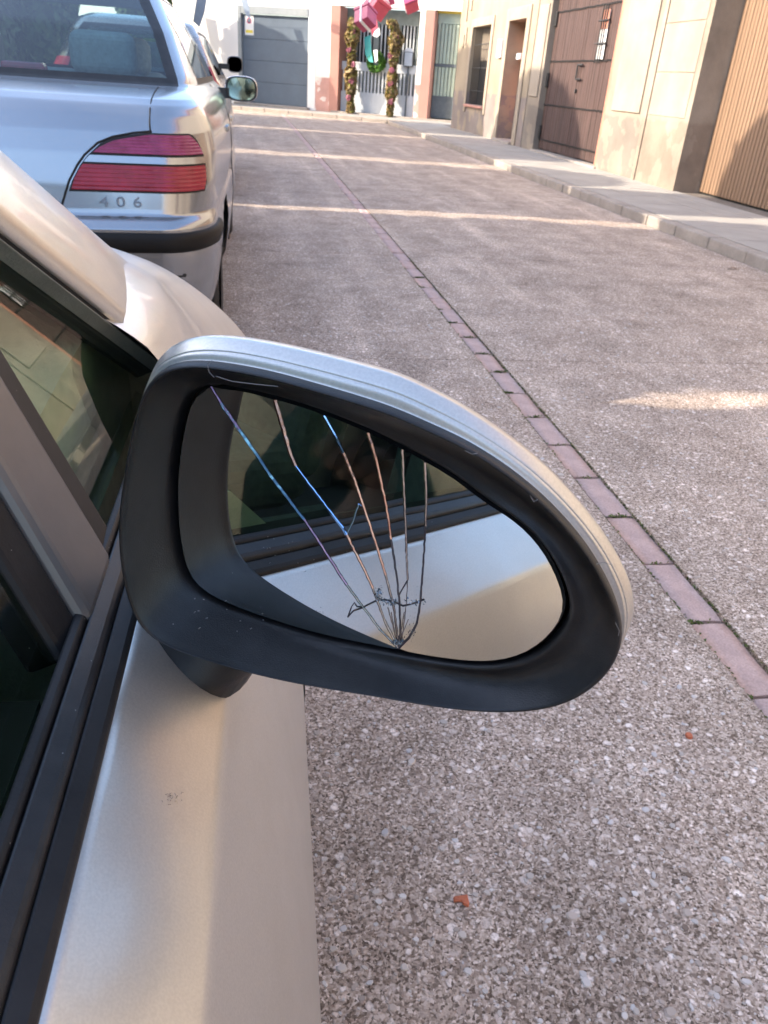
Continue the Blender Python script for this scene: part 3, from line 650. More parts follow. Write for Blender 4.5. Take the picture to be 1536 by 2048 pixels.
# ------------------------------------------------------------------ unseen row of trees opposite, spaced and shaped to cast the long shade
def dense_tree(x, y, hw, hd, ht, label, seed, n=9000, leaf=.16, zb=.35):
    rg = np.random.default_rng(seed)
    root = thing('evergreen_tree', label, 'tree', (x, y, 0), group='evergreen trees opposite the houses')
    mo('trunk', *tube([(0, 0, 0), (.03, .02, 1), (0, 0, ht*.5), (.02, 0, ht*.85)], [.2, .16, .12, .05]), BARK, root, smooth=True)
    def shape(th, z):       # plan radius factor at height fraction
        f = (z-zb)/(ht-zb)
        prof = np.where(f < .62, .93+.10*np.sin(np.clip(f, 0, 1)*2.6), 1.03*np.sqrt(np.clip(1-((f-.62)/.38)**2.3, 0, 1))+.0)
        bump_ = 1+.035*np.sin(5*th+seed+z*1.7)+.025*np.sin(9*th-z*2.9)
        return prof*bump_
    zs = np.linspace(zb, ht*.985, 22); ths = np.linspace(0, 2*math.pi, 28, endpoint=False)
    rings = []
    for z in zs:
        k = shape(ths, z)*.93; c, s = np.cos(ths), np.sin(ths); q = (np.abs(c)**4+np.abs(s)**4)**-.25
        rings.append([(hd*a*b*d, hw*a2*b*d, z) for a, a2, b, d in zip(c, s, k, q)])
    mo('crown_core', *loft(rings, True, True, True), BARKG, root, smooth=True)  # solid core added so no sun leaks through the leaves
    z = zb+(ht-zb)*rg.random(n)**.9; th = rg.random(n)*6.283
    k = shape(th, z)*rg.uniform(.9, 1.06, n); c, s = np.cos(th), np.sin(th); q = (np.abs(c)**4+np.abs(s)**4)**-.25
    P = np.stack([hd*c*k*q, hw*s*k*q, z+rg.normal(size=n)*.05], 1)
    N = np.stack([c, s, .35+.3*rg.normal(size=n)], 1)+rg.normal(size=(n, 3))*.45
    g = np.array([.055, .085, .028])*rg.uniform(.6, 1.6, (n, 1))
    leaf_mesh('crown', P, N, leaf, g, LEAF, root, 1.8, kind='stuff')
BARKG = pm('dark_foliage', (.02, .03, .012), .9, var=.4, scale=6)
TX = -5.2
spans = [(-6.0, -1.08, 5.3, 'unseen evergreen shade tree behind the silver car with the broken mirror'), (-.72, 3.32, 5.3, 'unseen evergreen shade tree beside the silver car with the broken mirror'), (3.78, 8.35, 7.0, 'unseen evergreen shade tree beside the parked silver saloon'),
         (8.97, 10.9, 6.7, 'narrow unseen evergreen shade tree between the saloon and the hatchback'), (10.8, 13.87, 5.3, 'low unseen evergreen shade tree beside the brown grey hatchback'), (14.83, 20.2, 6.9, 'broad unseen evergreen shade tree past the brown grey hatchback'), (21.0, 26.0, 7.4, 'last tall unseen evergreen shade tree before the white house')]
for k, (y0, y1, ht, nm) in enumerate(spans):
    dense_tree(TX, (y0+y1)/2, (y1-y0)/2/1.05, 1.0, ht, nm, 11+k)
dense_tree(-3.0, 29.65, .85, .7, 4.2, 'short evergreen tree in front of the white house', 31, 3500, .14)

# ------------------------------------------------------------------ parked cars
class Body:
    """car shell: plan outlines stacked by height; t 0-1 rear face, 1-2 rear corner, 2-3 side, 3-4 front corner, 4-5 front"""
    def __init__(s, table, Lc, barrel):
        s.T = np.array(table, float); s.Lc = Lc; s.b = barrel
    def lev(s, z): return [np.interp(z, s.T[:, 0], s.T[:, k]) for k in range(1, s.T.shape[1])]
    def pt(s, z, t, row=None, off=0):
        q = s._pt(z, t, row)
        if off:
            a = s._pt(z, min(t+.01, 5), row); b = s._pt(z, max(t-.01, 0), row); d = a-b
            n = np.array([d[1], -d[0], 0]); n /= np.linalg.norm(n)+1e-9; q = q+n*off
        return q
    def _pt(s, z, t, row=None):
        w, r, f, cx, cy, bow = row if row is not None else s.lev(z)
        bar = lambda y: s.b*((y-s.Lc*.5)/(s.Lc*.5))**2
        if t <= 1: x = t*(w-cx); y = r+bow*t*t
        elif t <= 2: a = (t-1)*math.pi/2; x = w-cx+cx*math.sin(a); y = r+bow+cy*(1-math.cos(a))
        elif t <= 3: y0 = r+bow+cy; y1 = f-bow-cy; x = w; y = y0+(t-2)*(y1-y0)
        elif t <= 4: a = (t-3)*math.pi/2; x = w-cx+cx*math.cos(a); y = f-bow-cy+cy*math.sin(a)
        else: q = 5-t; x = q*(w-cx); y = f-bow*q*q
        x -= bar(y)*min(1, x/.5)
        return np.array([x, y, z])

def make_car(name, label, body, paint_m, loc, rz, rows, spec):
    root = thing(name, label, 'car', loc, rz)
    ts = np.concatenate([np.linspace(0, 1, 15)[:-1], np.linspace(1, 2, 9)[:-1], np.linspace(2, 3, 70)[:-1], np.linspace(3, 4, 8)[:-1], np.linspace(4, 5, 7)])
    nt_ = len(ts); V = []; F = []; MI = []; glass = {'rear': [], 'side': [], 'front': []}
    T = body.T; zs = rows
    grid = {}
    for i, z in enumerate(zs):
        for j, t in enumerate(ts):
            p = body.pt(z, t); grid[(i, j, 1)] = len(V); V.append(p)
            if 0 < j < nt_-1: grid[(i, j, -1)] = len(V); V.append((-p[0], p[1], p[2]))
            else: grid[(i, j, -1)] = grid[(i, j, 1)]
    wz, wr = spec['wheel_z'], spec['wheel_r']
    for i in range(len(zs)-1):
        for j in range(nt_-1):
            for sd in (1, -1):
                q = (grid[(i, j, sd)], grid[(i, j+1, sd)], grid[(i+1, j+1, sd)], grid[(i+1, j, sd)])
                if sd < 0: q = q[::-1]
                q = tuple(dict.fromkeys(q))
                c = sum(np.array(V[k]) for k in q)/len(q); tm = (ts[j]+ts[j+1])/2; zm = (zs[i]+zs[i+1])/2
                kind = None
                if zm > spec['glass_z'][0] and zm < spec['glass_z'][1]:
                    if tm < spec['rear_t']: kind = 'rear'
                    elif 2 < tm < 3:
                        if any(a < c[1] < b for a, b in spec['side_y']): kind = 'side'
                    elif tm > 4: kind = 'front'
                if kind: glass[kind].append(q); continue
                if 2 <= tm <= 3 and zm < .72 and any((c[1]-wy)**2+(c[2]-wz)**2 < (wr+.05)**2 for wy in spec['wheel_y']): continue
                blk = spec['glass_z'][0]-.03 < zm < spec['glass_z'][1]+.02 and (tm < spec['rear_t']+.3 or (2 < tm < 3 and any(a-.06 < c[1] < b+.06 for a, b in spec['side_y'])))
                F.append(q); MI.append(1 if blk else 0)
    top = [grid[(len(zs)-1, j, 1)] for j in range(nt_)]+[grid[(len(zs)-1, j, -1)] for j in range(nt_-2, 0, -1)]
    # roof closes with a gently domed fan
    cz = zs[-1]+spec.get('dome', .02); cyy = np.mean([V[k][1] for k in top]); cen = len(V); V.append((0, cyy, cz))
    for a, b in zip(top, top[1:]+top[:1]): F.append((a, b, cen)); MI.append(0)
    o = mo('body', V, F, paint_m, root, smooth=True); o.data.materials.append(RUBBER); o.data.polygons.foreach_set('material_index', MI)
    wn = o.modifiers.new('wn', 'WEIGHTED_NORMAL'); wn.keep_sharp = True
    for k, g in (('rear', 'rear_window'), ('side', None), ('front', 'windscreen')):
        if k == 'side':
            for sd in (1, -1):
                fs = [q for q in glass[k] if V[q[0]][0]*sd > 0]
                for a, b in spec['side_y']:
                    ff = [q for q in fs if a < np.mean([V[i][1] for i in q]) < b]
                    if ff:
                        ids = sorted({i for q in ff for i in q}); mp_ = {i: n for n, i in enumerate(ids)}
                        mo('side_window', [V[i] for i in ids], [tuple(mp_[i] for i in q) for q in ff], GLASSC, root, smooth=True)
        elif glass[k]:
            ids = sorted({i for q in glass[k] for i in q}); mp_ = {i: n for n, i in enumerate(ids)}
            mo(g, [V[i] for i in ids], [tuple(mp_[i] for i in q) for q in glass[k]], GLASSB if k == 'rear' else GLASSC, root, smooth=True)
    # floor pan and cabin
    hw = spec['hw']
    mo('floor_pan', boxv(-hw+.22, hw-.22, .25, body.Lc-.3, .20, .34), BOXF, DARKIN, root)
    mo('parcel_shelf', boxv(-hw+.2, hw-.2, spec['shelf'][0], spec['shelf'][1], spec['shelf'][2]-.05, spec['shelf'][2]), BOXF, TRIM, root)
    def seat(x, y, wd):
        s = mo('seat', boxv(x-wd/2, x+wd/2, y, y+.5, .45, .62), BOXF, SEATC, root); bevel(s, .06, 3)
        bk = mo('seat_back', [(x+sx*wd/2*(.9 if zz > .8 else 1), y+dy-.28*(zz-.6)*.6, zz) for sx in (-1, 1) for dy in (-.07, .07) for zz in (.6, 1.12)], BOXF, SEATC, root); bevel(bk, .068, 5)
        for hx in ([0] if wd < .8 else [-.38, .38]):
            hr = mo('headrest', boxv(x+hx-.14, x+hx+.14, y-.20, y-.10, 1.10, 1.27), BOXF, SEATC, root); bevel(hr, .049, 5)
    for x in (-.36, .36): seat(x, spec['seat_y'], .5)
    seat(0, spec['rseat_y'], 1.25)
    mo('dashboard', boxv(-hw+.15, hw-.15, spec['dash'][0], spec['dash'][1], .7, spec['dash'][2]), BOXF, TRIM, root)
    st = [(-.36+.18*math.cos(t), spec['dash'][0]-.12+.05*math.sin(t), spec['dash'][2]-.06+.17*math.sin(t)) for t in np.linspace(0, 6.283, 25)]
    mo('steering_wheel', *tube(st, .014, 6), BLACKP, root)
    # wheels
    for wy in spec['wheel_y']:
        for sd in (1, -1):
            x = sd*(hw-.035); ax = (sd, 0, 0); c = (x-sd*.2, wy, wr)
            ty = mo('tyre', *lathe([(wr-.11, .01), (wr-.03, .0), (wr, .03), (wr, .17), (wr-.03, .2), (wr-.11, .195)], c, ax, 40), TYRE, root, smooth=True)
            mo('rim', *lathe([(wr-.105, .02), (wr-.11, .185), (wr-.15, .17), (.09, .16), (.04, .185), (.001, .185)], c, ax, 40), STEEL, ty, smooth=True)
            mo('wheel_arch', *lathe([(wr+.055, -.25), (wr+.055, .0)], (x-sd*.02, wy, wz), ax, 40), DARKIN, root, smooth=True)
    return root
def patch(body, root, name, rows, mat, off=.004, n=26, mirror=False, ribs=0):
    """surface patch that follows the shell: rows = (z, t0, t1, extra offset)"""
    for sd in ((1, -1) if mirror else (1,)):
        V = []; R = len(rows)
        for z, t0, t1, eo in rows:
            for k in range(n+1):
                p = body.pt(z, t0+(t1-t0)*k/n, off=off+eo); V.append((p[0]*sd, p[1], p[2]))
        F = [(a*(n+1)+b, a*(n+1)+b+1, (a+1)*(n+1)+b+1, (a+1)*(n+1)+b) for a in range(R-1) for b in range(n)]
        # skirt back to the shell
        loop = [k for k in range(n+1)]+[a*(n+1)+n for a in range(1, R)]+[(R-1)*(n+1)+k for k in range(n-1, -1, -1)]+[a*(n+1) for a in range(R-2, 0, -1)]
        base = len(V)
        for i in loop:
            a, b = divmod(i, n+1); z, t0, t1, eo = rows[a]; p = body.pt(z, t0+(t1-t0)*b/n, off=-.006); V.append((p[0]*sd, p[1], p[2]))
        m = len(loop)
        for k in range(m): F.append((loop[k], loop[(k+1) % m], base+(k+1) % m, base+k))
        o = mo(name, V, F, mat, root, smooth=True); md = o.modifiers.new('es', 'EDGE_SPLIT'); md.split_angle = rad(50)
    return o
def x2t(body, z, x):          # rear-face parameter for a lateral position
    lo, hi = 0., 2.
    for _ in range(40):
        mid = (lo+hi)/2
        if body.pt(z, mid)[0] < x: lo = mid
        else: hi = mid
    return (lo+hi)/2
def red_lens(name, c1, c2):
    m = pm(name, c1, .3, var=.1, col2=c2, scale=16, coat=.5, spec=.3); return m
LENS1 = red_lens('purple_red_lens', (.22, .010, .06), (.34, .04, .14)); LENS2 = red_lens('red_lens', (.25, .005, .018), (.38, .015, .04))

# ---- silver saloon: (z, half width, rear y, front y, corner x, corner y, bow)
SB = Body([(.20, .79, .16, 4.36, .16, .20, .05), (.26, .84, .06, 4.45, .17, .24, .06), (.34, .875, .015, 4.50, .18, .28, .06), (.45, .892, .0, 4.53, .18, .30, .06), (.54, .90, -.004, 4.55, .18, .30, .06),
           (.645, .90, -.004, 4.55, .18, .30, .06), (.668, .897, .012, 4.54, .18, .30, .06), (.676, .889, .045, 4.52, .18, .30, .06), (.70, .893, .052, 4.50, .18, .30, .06), (.78, .899, .062, 4.44, .18, .30, .065), (.88, .897, .085, 4.28, .19, .31, .07),
           (.95, .883, .108, 3.98, .19, .31, .07), (1.0, .863, .135, 3.62, .19, .30, .07), (1.03, .845, .165, 3.36, .18, .28, .07), (1.052, .825, .22, 3.24, .17, .25, .07), (1.068, .805, .32, 3.16, .15, .20, .07), (1.080, .79, .46, 3.10, .13, .16, .06),
           (1.088, .782, .56, 3.06, .12, .14, .06), (1.115, .775, .60, 2.98, .12, .13, .06), (1.28, .70, .86, 2.60, .12, .14, .06), (1.42, .62, 1.12, 2.32, .14, .16, .06), (1.465, .57, 1.32, 2.18, .17, .2, .05), (1.48, .50, 1.55, 2.05, .18, .2, .04)], 4.55, .045)
zr = sorted(set([round(z, 4) for z in np.concatenate([SB.T[:, 0], np.arange(.28, .66, .03), np.arange(.69, 1.05, .015), np.arange(1.10, 1.44, .015)])]))
saloon = make_car('parked_saloon', 'silver saloon with red tail lamps and 406 badge parked ahead', SB, SILVER2, (-.985, 2.96, 0), rad(-.35), zr,
    dict(wheel_z=.30, wheel_r=.305, wheel_y=(.96, 3.66), glass_z=(1.118, 1.41), rear_t=1.25, side_y=((1.22, 1.98), (2.06, 2.78)), hw=.885, shelf=(.72, 1.3, 1.07), seat_y=2.0, rseat_y=1.25, dash=(2.72, 3.1, 1.0), dome=.012))
def px2(u, v, Yw):            # photo point to saloon-local (x, z) on its rear face
    d = WD(u, v); p = CAMP+d*(Yw/d[1]); return p[0]+.945+.0061*(p[1]-2.96), p[2]
# tail lamps: rows from bottom to top, left edge follows the slanted seam
def lens(rows, mat, name, ribs):
    zs_ = [r[0] for r in rows]; out = []
    for z in np.linspace(zs_[0], zs_[-1], 36):
        xl = np.interp(z, zs_, [r[1] for r in rows]); tr = np.interp(z, zs_, [r[2] for r in rows])
        out.append((z, x2t(SB, z, xl), tr, .0007*math.sin((z-zs_[0])/(zs_[-1]-zs_[0])*2*math.pi*ribs)))
    return patch(SB, saloon, name, out, mat, .007, 30, mirror=True)
BEZ = [(.757, .376, 1.61), (.79, .389, 1.64), (.84, .419, 1.635), (.87, .444, 1.62), (.91, .489, 1.575), (.93, .534, 1.54), (.943, .604, 1.50), (.949, .655, 1.45)]
patch(SB, saloon, 'lamp_surround', [(z, x2t(SB, z, xl), tr, 0) for z, xl, tr in BEZ], RUBBER, .003, 30, mirror=True)
lens([(.764, .385, 1.58), (.80, .398, 1.62), (.835, .420, 1.615), (.845, .43, 1.60)], LENS2, 'tail_lamp_lens', 6)
patch(SB, saloon, 'lamp_strip', [(z, x2t(SB, z, xl), tr, 0) for z, xl, tr in ((.852, .432, 1.61), (.862, .44, 1.61), (.874, .452, 1.60))], SILVER2, .0085, 20, mirror=True)
lens([(.882, .462, 1.59), (.90, .487, 1.565), (.92, .53, 1.53), (.932, .585, 1.49), (.944, .655, 1.44)], LENS1, 'tail_lamp_lens', 6)
# bumper strip round the corners and along the rear
patch(SB, saloon, 'bumper_strip', [(.562, 0, 2.03, -.006), (.568, 0, 2.03, .005), (.586, 0, 2.03, .010), (.61, 0, 2.03, .010), (.626, 0, 2.03, .005), (.632, 0, 2.03, -.006)], STRIPM, .006, 50, mirror=True)
# boot lid seam and bumper joint
def seam(name, pts, r=.0035, mir=True):
    for sd in ((1, -1) if mir else (1,)):
        path = []
        for x, z in pts:
            p = SB.pt(z, x2t(SB, z, x), off=.0005); path.append((p[0]*sd, p[1], p[2]))
        mo(name, *tube(path, r, 6), BLACKM, saloon, smooth=True)
seam('boot_seam', [(.655, 1.083), (.655, 1.07), (.655, 1.05), (.654, 1.02), (.653, .98), (.655, .953)], .003)
seam('boot_seam', [(.66, .954), (.60, .947), (.53, .932), (.48, .911), (.435, .872), (.41, .84), (.38, .79), (.366, .755), (.345, .70), (.335, .682)], .004)
# badge
for ch_, dx_ in (('4', -.056), ('0', 0), ('6', .056)):
    cu = bpy.data.curves.new('badge_digit', 'FONT'); cu.body = ch_; cu.size = .064; cu.extrude = .003; cu.bevel_depth = .0008; cu.align_x = 'CENTER'
    to_ = bpy.data.objects.new('tmp', cu); COL.objects.link(to_); dg = bpy.context.evaluated_depsgraph_get(); me = bpy.data.meshes.new_from_object(to_.evaluated_get(dg)); bpy.data.objects.remove(to_)
    me.materials.clear(); me.materials.append(CHROME); bo = bpy.data.objects.new('badge_digit', me); COL.objects.link(bo); bo.parent = saloon
    pb = SB.pt(.712, x2t(SB, .712, .545+dx_), off=.008); bo.location = tuple(pb); bo.rotation_euler = (rad(84), 0, rad(4)); bo.scale = (1.0, .75, 1)
# scuffs on the bumper corner
for (x, z, sx, sz) in ((.735, .475, .020, .004), (.752, .478, .007, .008), (.728, .445, .011, .012), (.738, .452, .007, .005)):
    V = []
    for k in range(9):
        t = 6.283*k/9; p = SB.pt(z+sz*math.sin(t)*random.uniform(.6, 1.2), x2t(SB, z, x+sx*math.cos(t)*random.uniform(.6, 1.2)), off=.0012); V.append(p)
    mo('scuff', V, [tuple(range(9))], BLACKM, saloon)
# third brake lamp, pale green strip at the windscreen
bevel(mo('brake_lamp', boxv(.02, .19, .80, .88, 1.095, 1.135), BOXF, LENS2, saloon), .015, 2)
mo('green_strip', [(.40, 2.46, 1.27), (.52, 2.45, 1.27), (.52, 2.44, 1.285), (.40, 2.45, 1.285)], [(0, 1, 2, 3)], pm('pale_green', (.45, .75, .35), .6), saloon)
# mirrors
def car_mirror(root, sd, x, y, z, cap_m, w_=.115, h_=.075):
    an = np.linspace(0, 2*math.pi, 28, endpoint=False)
    def ring(k, dy):
        return [(sd*(x+w_*k*np.sign(math.cos(t))*abs(math.cos(t))**.62), y+dy, z+h_*k*np.sign(math.sin(t))*abs(math.sin(t))**.7) for t in an]
    hs = mo('mirror_cap', *loft([ring(1.0, 0), ring(1.05, .02), ring(1.0, .06), ring(.8, .1), ring(.4, .125), ring(.05, .13)], True), cap_m, root, smooth=True)
    mo('mirror_rim', *loft([ring(1.0, .002), ring(1.0, -.006), ring(.93, -.008), ring(.88, .006)], True), BLACKP, root, smooth=True)
    mo('mirror_glass', *loft([ring(.89, .003), ring(.87, .003)], True, True, True), MIRR2, root)
    mo('mirror_arm', boxv(*sorted((sd*(x-w_-.11), sd*(x-w_+.02))), y+.0, y+.09, z-.055, z+.0), BOXF, BLACKP, root)
MIRR2 = pm('mirror_silver_green', (.55, .72, .60), .03, metal=1, var=.02)
for sd in (1, -1): car_mirror(saloon, sd, .955, 2.42, 1.06, SILVER2, .092, .066)
for k in (0, 1): mo('door_seam', *tube([SB.pt(z, 2+(1.95+k*.0-SB.pt(z, 2)[1])/(SB.pt(z, 3)[1]-SB.pt(z, 2)[1]), off=.0005)*np.array([1-2*k, 1, 1]) for z in np.linspace(.3, 1.08, 12)], .003, 5), BLACKM, saloon)
# rear-side door handles
for sd in (1, -1):
    for yy in (1.45, 2.25): bevel(mo('door_handle', boxv(*sorted((sd*.868, sd*.90)), yy, yy+.16, .885, .915), BOXF, SILVER2, saloon), .008, 2)

# ---- brown grey compact car further on
CB = Body([(.20, .75, .10, 3.70, .16, .16, .05), (.30, .82, .02, 3.80, .17, .18, .06), (.50, .85, .0, 3.84, .18, .2, .06), (.62, .85, .0, 3.84, .18, .2, .06), (.70, .855, .03, 3.78, .18, .2, .06), (.85, .855, .05, 3.55, .18, .2, .06), (.95, .845, .07, 3.15, .18, .2, .06),
           (1.02, .82, .09, 2.98, .17, .18, .06), (1.06, .79, .11, 2.92, .16, .16, .06), (1.20, .72, .20, 2.64, .15, .15, .06), (1.40, .62, .36, 2.26, .15, .15, .06), (1.50, .55, .50, 2.02, .16, .18, .05), (1.54, .46, .66, 1.85, .18, .2, .04)], 3.85, .06)
zr2 = sorted(set([round(z, 4) for z in np.concatenate([CB.T[:, 0], np.arange(.25, 1.5, .03)])]))
car2 = make_car('parked_hatchback', 'brown grey hatchback parked beyond the silver saloon', CB, BROWNP, (-1.0, 8.35, 0), 0, zr2,
    dict(wheel_z=.29, wheel_r=.295, wheel_y=(.62, 3.1), glass_z=(1.08, 1.43), rear_t=.9, side_y=((.62, 1.35), (1.43, 2.2)), hw=.85, shelf=(.25, .75, 1.0), seat_y=1.55, rseat_y=.8, dash=(2.3, 2.75, .98), dome=.015))
patch(CB, car2, 'tail_lamp_lens', [(z, 1.05+.2*(z < .8), 1.75, 0) for z in np.linspace(.78, 1.16, 12)], LENS2, .006, 12, mirror=True)
for sd in (1, -1): car_mirror(car2, sd, .90, 2.25, 1.20, BLACKP, .085, .08)

# ------------------------------------------------------------------ the near car with the broken mirror
YAW = .03                                                    # the car stands turned a little to the road
CA, SA = math.cos(YAW), math.sin(YAW)
def toloc(p): return np.array([p[0]*CA-p[1]*SA, p[0]*SA+p[1]*CA, p[2]])
ncar = thing('parked_car', 'silver beige car with a cracked door mirror, standing behind the saloon', 'car', (0, 0, 0), -YAW)
GX, GZ, GK = -.0935, .934, .45                               # side glass: foot of the glass and its lean
def onglass(u, v, off=0):
    d = toloc(WD(u, v)); c = np.array([0, 0, H]); t = (GX+off-GK*(H-GZ))/(d[0]+GK*d[2]); return c+d*t
gn = np.array([1, 0, GK]); gn /= np.linalg.norm(gn)
# --- door skin: one long pressing with a crease
prof = [(-.16, .18), (-.06, .20), (-.012, .27), (.014, .38), (.027, .48), (.0305, .56), (.0300, .62), (.0268, .67), (.021, .71), (.0135, .75), (.004, .790), (-.0075, .828), (-.0175, .8555), (-.0225, .8690), (-.0248, .8745), (-.0264, .8766), (-.0290, .8791),
        (-.0335, .8834), (-.042, .8914), (-.052, .9007), (-.060, .9079), (-.0665, .9136), (-.0705, .9170), (-.0745, .9165), (-.0745, .89)]
def pinch(y): return -.05*max(0, (-y-1.2)/1.4)**2
def skin(name, y0, y1, mat, n=24):
    rings = [[(x+pinch(y), y, z) for x, z in prof] for y in np.linspace(y0, y1, n)]
    return mo(name, *loft(rings, False), mat, ncar, smooth=True)
skin('door_panel', -.62, .598, SILVER); rd = skin('rear_door_panel', -1.55, -.627, SILVER)
skin('rear_quarter_panel', -2.35, -1.557, SILVER)
# far side of the body as the mirror of this one
XC = -.90
def mirx(pts): return [(2*XC-x, y, z) for x, y, z in pts]
rings = [[(2*XC-(x+pinch(y)), y, z) for x, z in prof] for y in np.linspace(-2.35, .598, 30)]
mo('far_side_panel', *loft(rings, False), SILVER, ncar, smooth=True)
for y in (-.62, .60): pass
bevel(mo('door_handle', boxv(.0, .032, -.50, -.28, .80, .835), BOXF, SILVER, ncar), .012, 3)
# --- waist seals
def strip(name, pr, y0, y1, mat):
    return mo(name, *loft([[(x+pinch(y), y, z) for x, z in pr] for y in np.linspace(y0, y1, 16)], True, True, True), mat, ncar, smooth=False)
s1 = strip('waist_seal', [(-.0705, .9135), (-.0700, .9190), (-.0722, .9215), (-.0790, .9245), (-.0800, .9225), (-.0760, .912)], -1.5, .66, RUBBER)
s2 = strip('waist_seal', [(-.0795, .921), (-.0795, .9268), (-.0818, .9292), (-.0885, .9330), (-.0898, .9300), (-.088, .918)], -1.5, .66, BLACKP)
s3 = strip('waist_seal', [(-.0895, .925), (-.0898, .9335), (-.0915, .9350), (-.0950, .9362), (-.0960, .93), (-.094, .92)], -1.5, .62, RUBBER)
for s_ in (s1, s2, s3): bevel(s_, .0012, 2)
# --- side glass and pillars
def prism(name, pts, th, mat, bev=0, seg=2):
    a = [p+gn*0 for p in pts]; b = [p-gn*th for p in pts]; o = mo(name, *loft([a, b], True, True, True), mat, ncar)
    if bev: bevel(o, bev, seg)
    return o
def line_at(p, q, z):            # point of the line pq at height z
    t = (z-p[2])/(q[2]-p[2]); return p+(q-p)*t
ZT = 1.40
def run(pix, off, zlo, zhi):     # a straight pillar edge seen along pix, from height zlo to zhi
    P = np.array([onglass(u, v, off) for u, v in pix]); c = P.mean(0); d = np.linalg.svd(P-c)[2][0]; d = d*np.sign(d[2])
    return [c+d*((z-c[2])/d[2]) for z in (zlo, zhi)]
eA = run([(0, 470), (130, 560), (262, 658), (320, 725)], 0, .935, ZT)         # rear edge of the windscreen pillar
eQ = run([(0, 700), (120, 895), (235, 1090)], 0, .935, ZT)                    # quarter light / divider
eP0 = run([(0, 735), (120, 935), (238, 1130)], .006, .93, ZT)                 # divider, front edge
eP1 = run([(0, 930), (100, 1100), (190, 1250)], .006, .93, ZT)                # divider, rear edge
def slide(e, dy): return [p+np.array([0, dy, 0]) for p in e]
prism('quarter_light', [eA[0]-gn*.012, eA[1]-gn*.012, eQ[1]-gn*.012, eQ[0]-gn*.012], .004, GLASSQ)
prism('divider_seal', [eQ[0], eQ[1], eP0[1]-gn*.004, eP0[0]-gn*.004], .02, RUBBER)
dv = prism('window_divider', [eP0[0], eP0[1], eP1[1], eP1[0]], .03, SATIN, .006, 3)
sE = slide(eP1, -.022)
prism('window_channel', [eP1[0]-gn*.006, eP1[1]-gn*.006, sE[1]-gn*.010, sE[0]-gn*.010], .02, RUBBER, .003)
yb = -.60
prism('door_window', [sE[0]-gn*.014, sE[1]-gn*.014, np.array([sE[1][0], yb, ZT])-gn*.014, np.array([sE[0][0], yb, sE[0][2]])-gn*.014], .004, GLASSQ)
gx = lambda z, o=0: GX+o-GK*(z-GZ)
prism('centre_pillar', [np.array([gx(z), y, z]) for y, z in ((-.60, .93), (-.60, ZT), (-.70, ZT), (-.70, .93))], .04, RUBBER)
prism('rear_door_window', [np.array([gx(z), y, z])-gn*.014 for y, z in ((-.70, .93), (-.70, ZT), (-1.45, ZT), (-1.50, .93))], .004, GLASSQ)
prism('rear_pillar', [np.array([gx(z), y, z]) for y, z in ((-1.46, .90), (-1.42, ZT), (-2.0, ZT), (-2.3, .90))], .05, SILVER, .01)
# windscreen pillar: a rounded rail swept from the bonnet to the roof
dA = eA[1]-eA[0]; dA /= np.linalg.norm(dA)
uA = run([(0, 305), (120, 402), (225, 500)], -.055, .97, ZT)                  # its upper outline lies further in
rings = []
for z in np.linspace(.885, 1.44, 22):
    lo = line_at(eA[0], eA[1], z)+gn*.004; hi = line_at(uA[0], uA[1], z)
    # cross-section between lower edge and upper outline
    q = []
    for a in np.linspace(0, 1, 9):
        b = lo+(hi-lo)*a; bul = math.sin(a*math.pi)**.8*.010*min(1, max(.1, (z-.945)/.06))
        n_ = np.cross(hi-lo, dA); n_ /= np.linalg.norm(n_); n_ = n_*np.sign(n_[0]+.0001)
        q.append(b+n_*bul)
    q.append(hi-gn*.03); q.append(lo-gn*.008); rings.append(q)
mo('windscreen_pillar', *loft(rings, True, True, True), SILVER, ncar, smooth=True)
sB = slide(eA, -.0085)
prism('pillar_seal', [eA[0]-gn*.001, eA[1]-gn*.001, sB[1]-gn*.008, sB[0]-gn*.008], .02, BLACKM)
prism('pillar_bead', [sB[0]+gn*.000, sB[1]+gn*.000, slide(eA, -.011)[1], slide(eA, -.011)[0]], .012, TRIM, .002)
# roof and its rail, windscreen, rear
top = [eA[1], uA[1]]
zr_ = 1.44
roof = []
for y in np.linspace(-2.0, uA[1][1]-.02, 12):
    k = 1-.03*((y+.8)/1.2)**2
    roof.append([(gx(ZT-.01)+.0, y, ZT-.012), (gx(ZT)-.015, y, (ZT+.035)*k), (gx(ZT)-.08, y, (ZT+.075)*k), (XC+.3, y, (ZT+.11)*k), (XC, y, (ZT+.12)*k), (XC-.3, y, (ZT+.11)*k), (2*XC-gx(ZT)+.08, y, (ZT+.075)*k), (2*XC-gx(ZT)+.015, y, (ZT+.035)*k), (2*XC-gx(ZT-.01), y, ZT-.012)])
mo('roof', *loft(roof, False), SILVER, ncar, smooth=True)
wt = uA[1]-np.array([.02, .01, 0]); wb = line_at(uA[0], uA[1], 1.0)-np.array([.02, .01, 0])
mo('windscreen', [wt, (2*XC-wt[0], wt[1], wt[2]), (XC, wt[1]+.06, wt[2]+.07), (2*XC-wb[0], wb[1], wb[2]), (XC, wb[1]+.07, wb[2]+.02), tuple(wb)], [(0, 2, 4, 5), (2, 1, 3, 4)], GLASSC, ncar, smooth=True)
mo('rear_window', [(-.45, -2.0, ZT-.02), (2*XC+.45, -2.0, ZT-.02), (2*XC+.2, -2.33, .95), (-.2, -2.33, .95)], [(0, 1, 2, 3)], GLASSC, ncar)
mo('tailgate', boxv(2*XC+.06, -.06, -2.42, -2.34, .35, .95), BOXF, SILVER, ncar)
for sd in (1,):
    mo('far_glass', [(2*XC-gx(z)+.01, y, z) for y, z in ((.45, .95), (0, ZT), (-1.45, ZT), (-1.5, .95))], [(0, 1, 2, 3)], GLASSC, ncar)
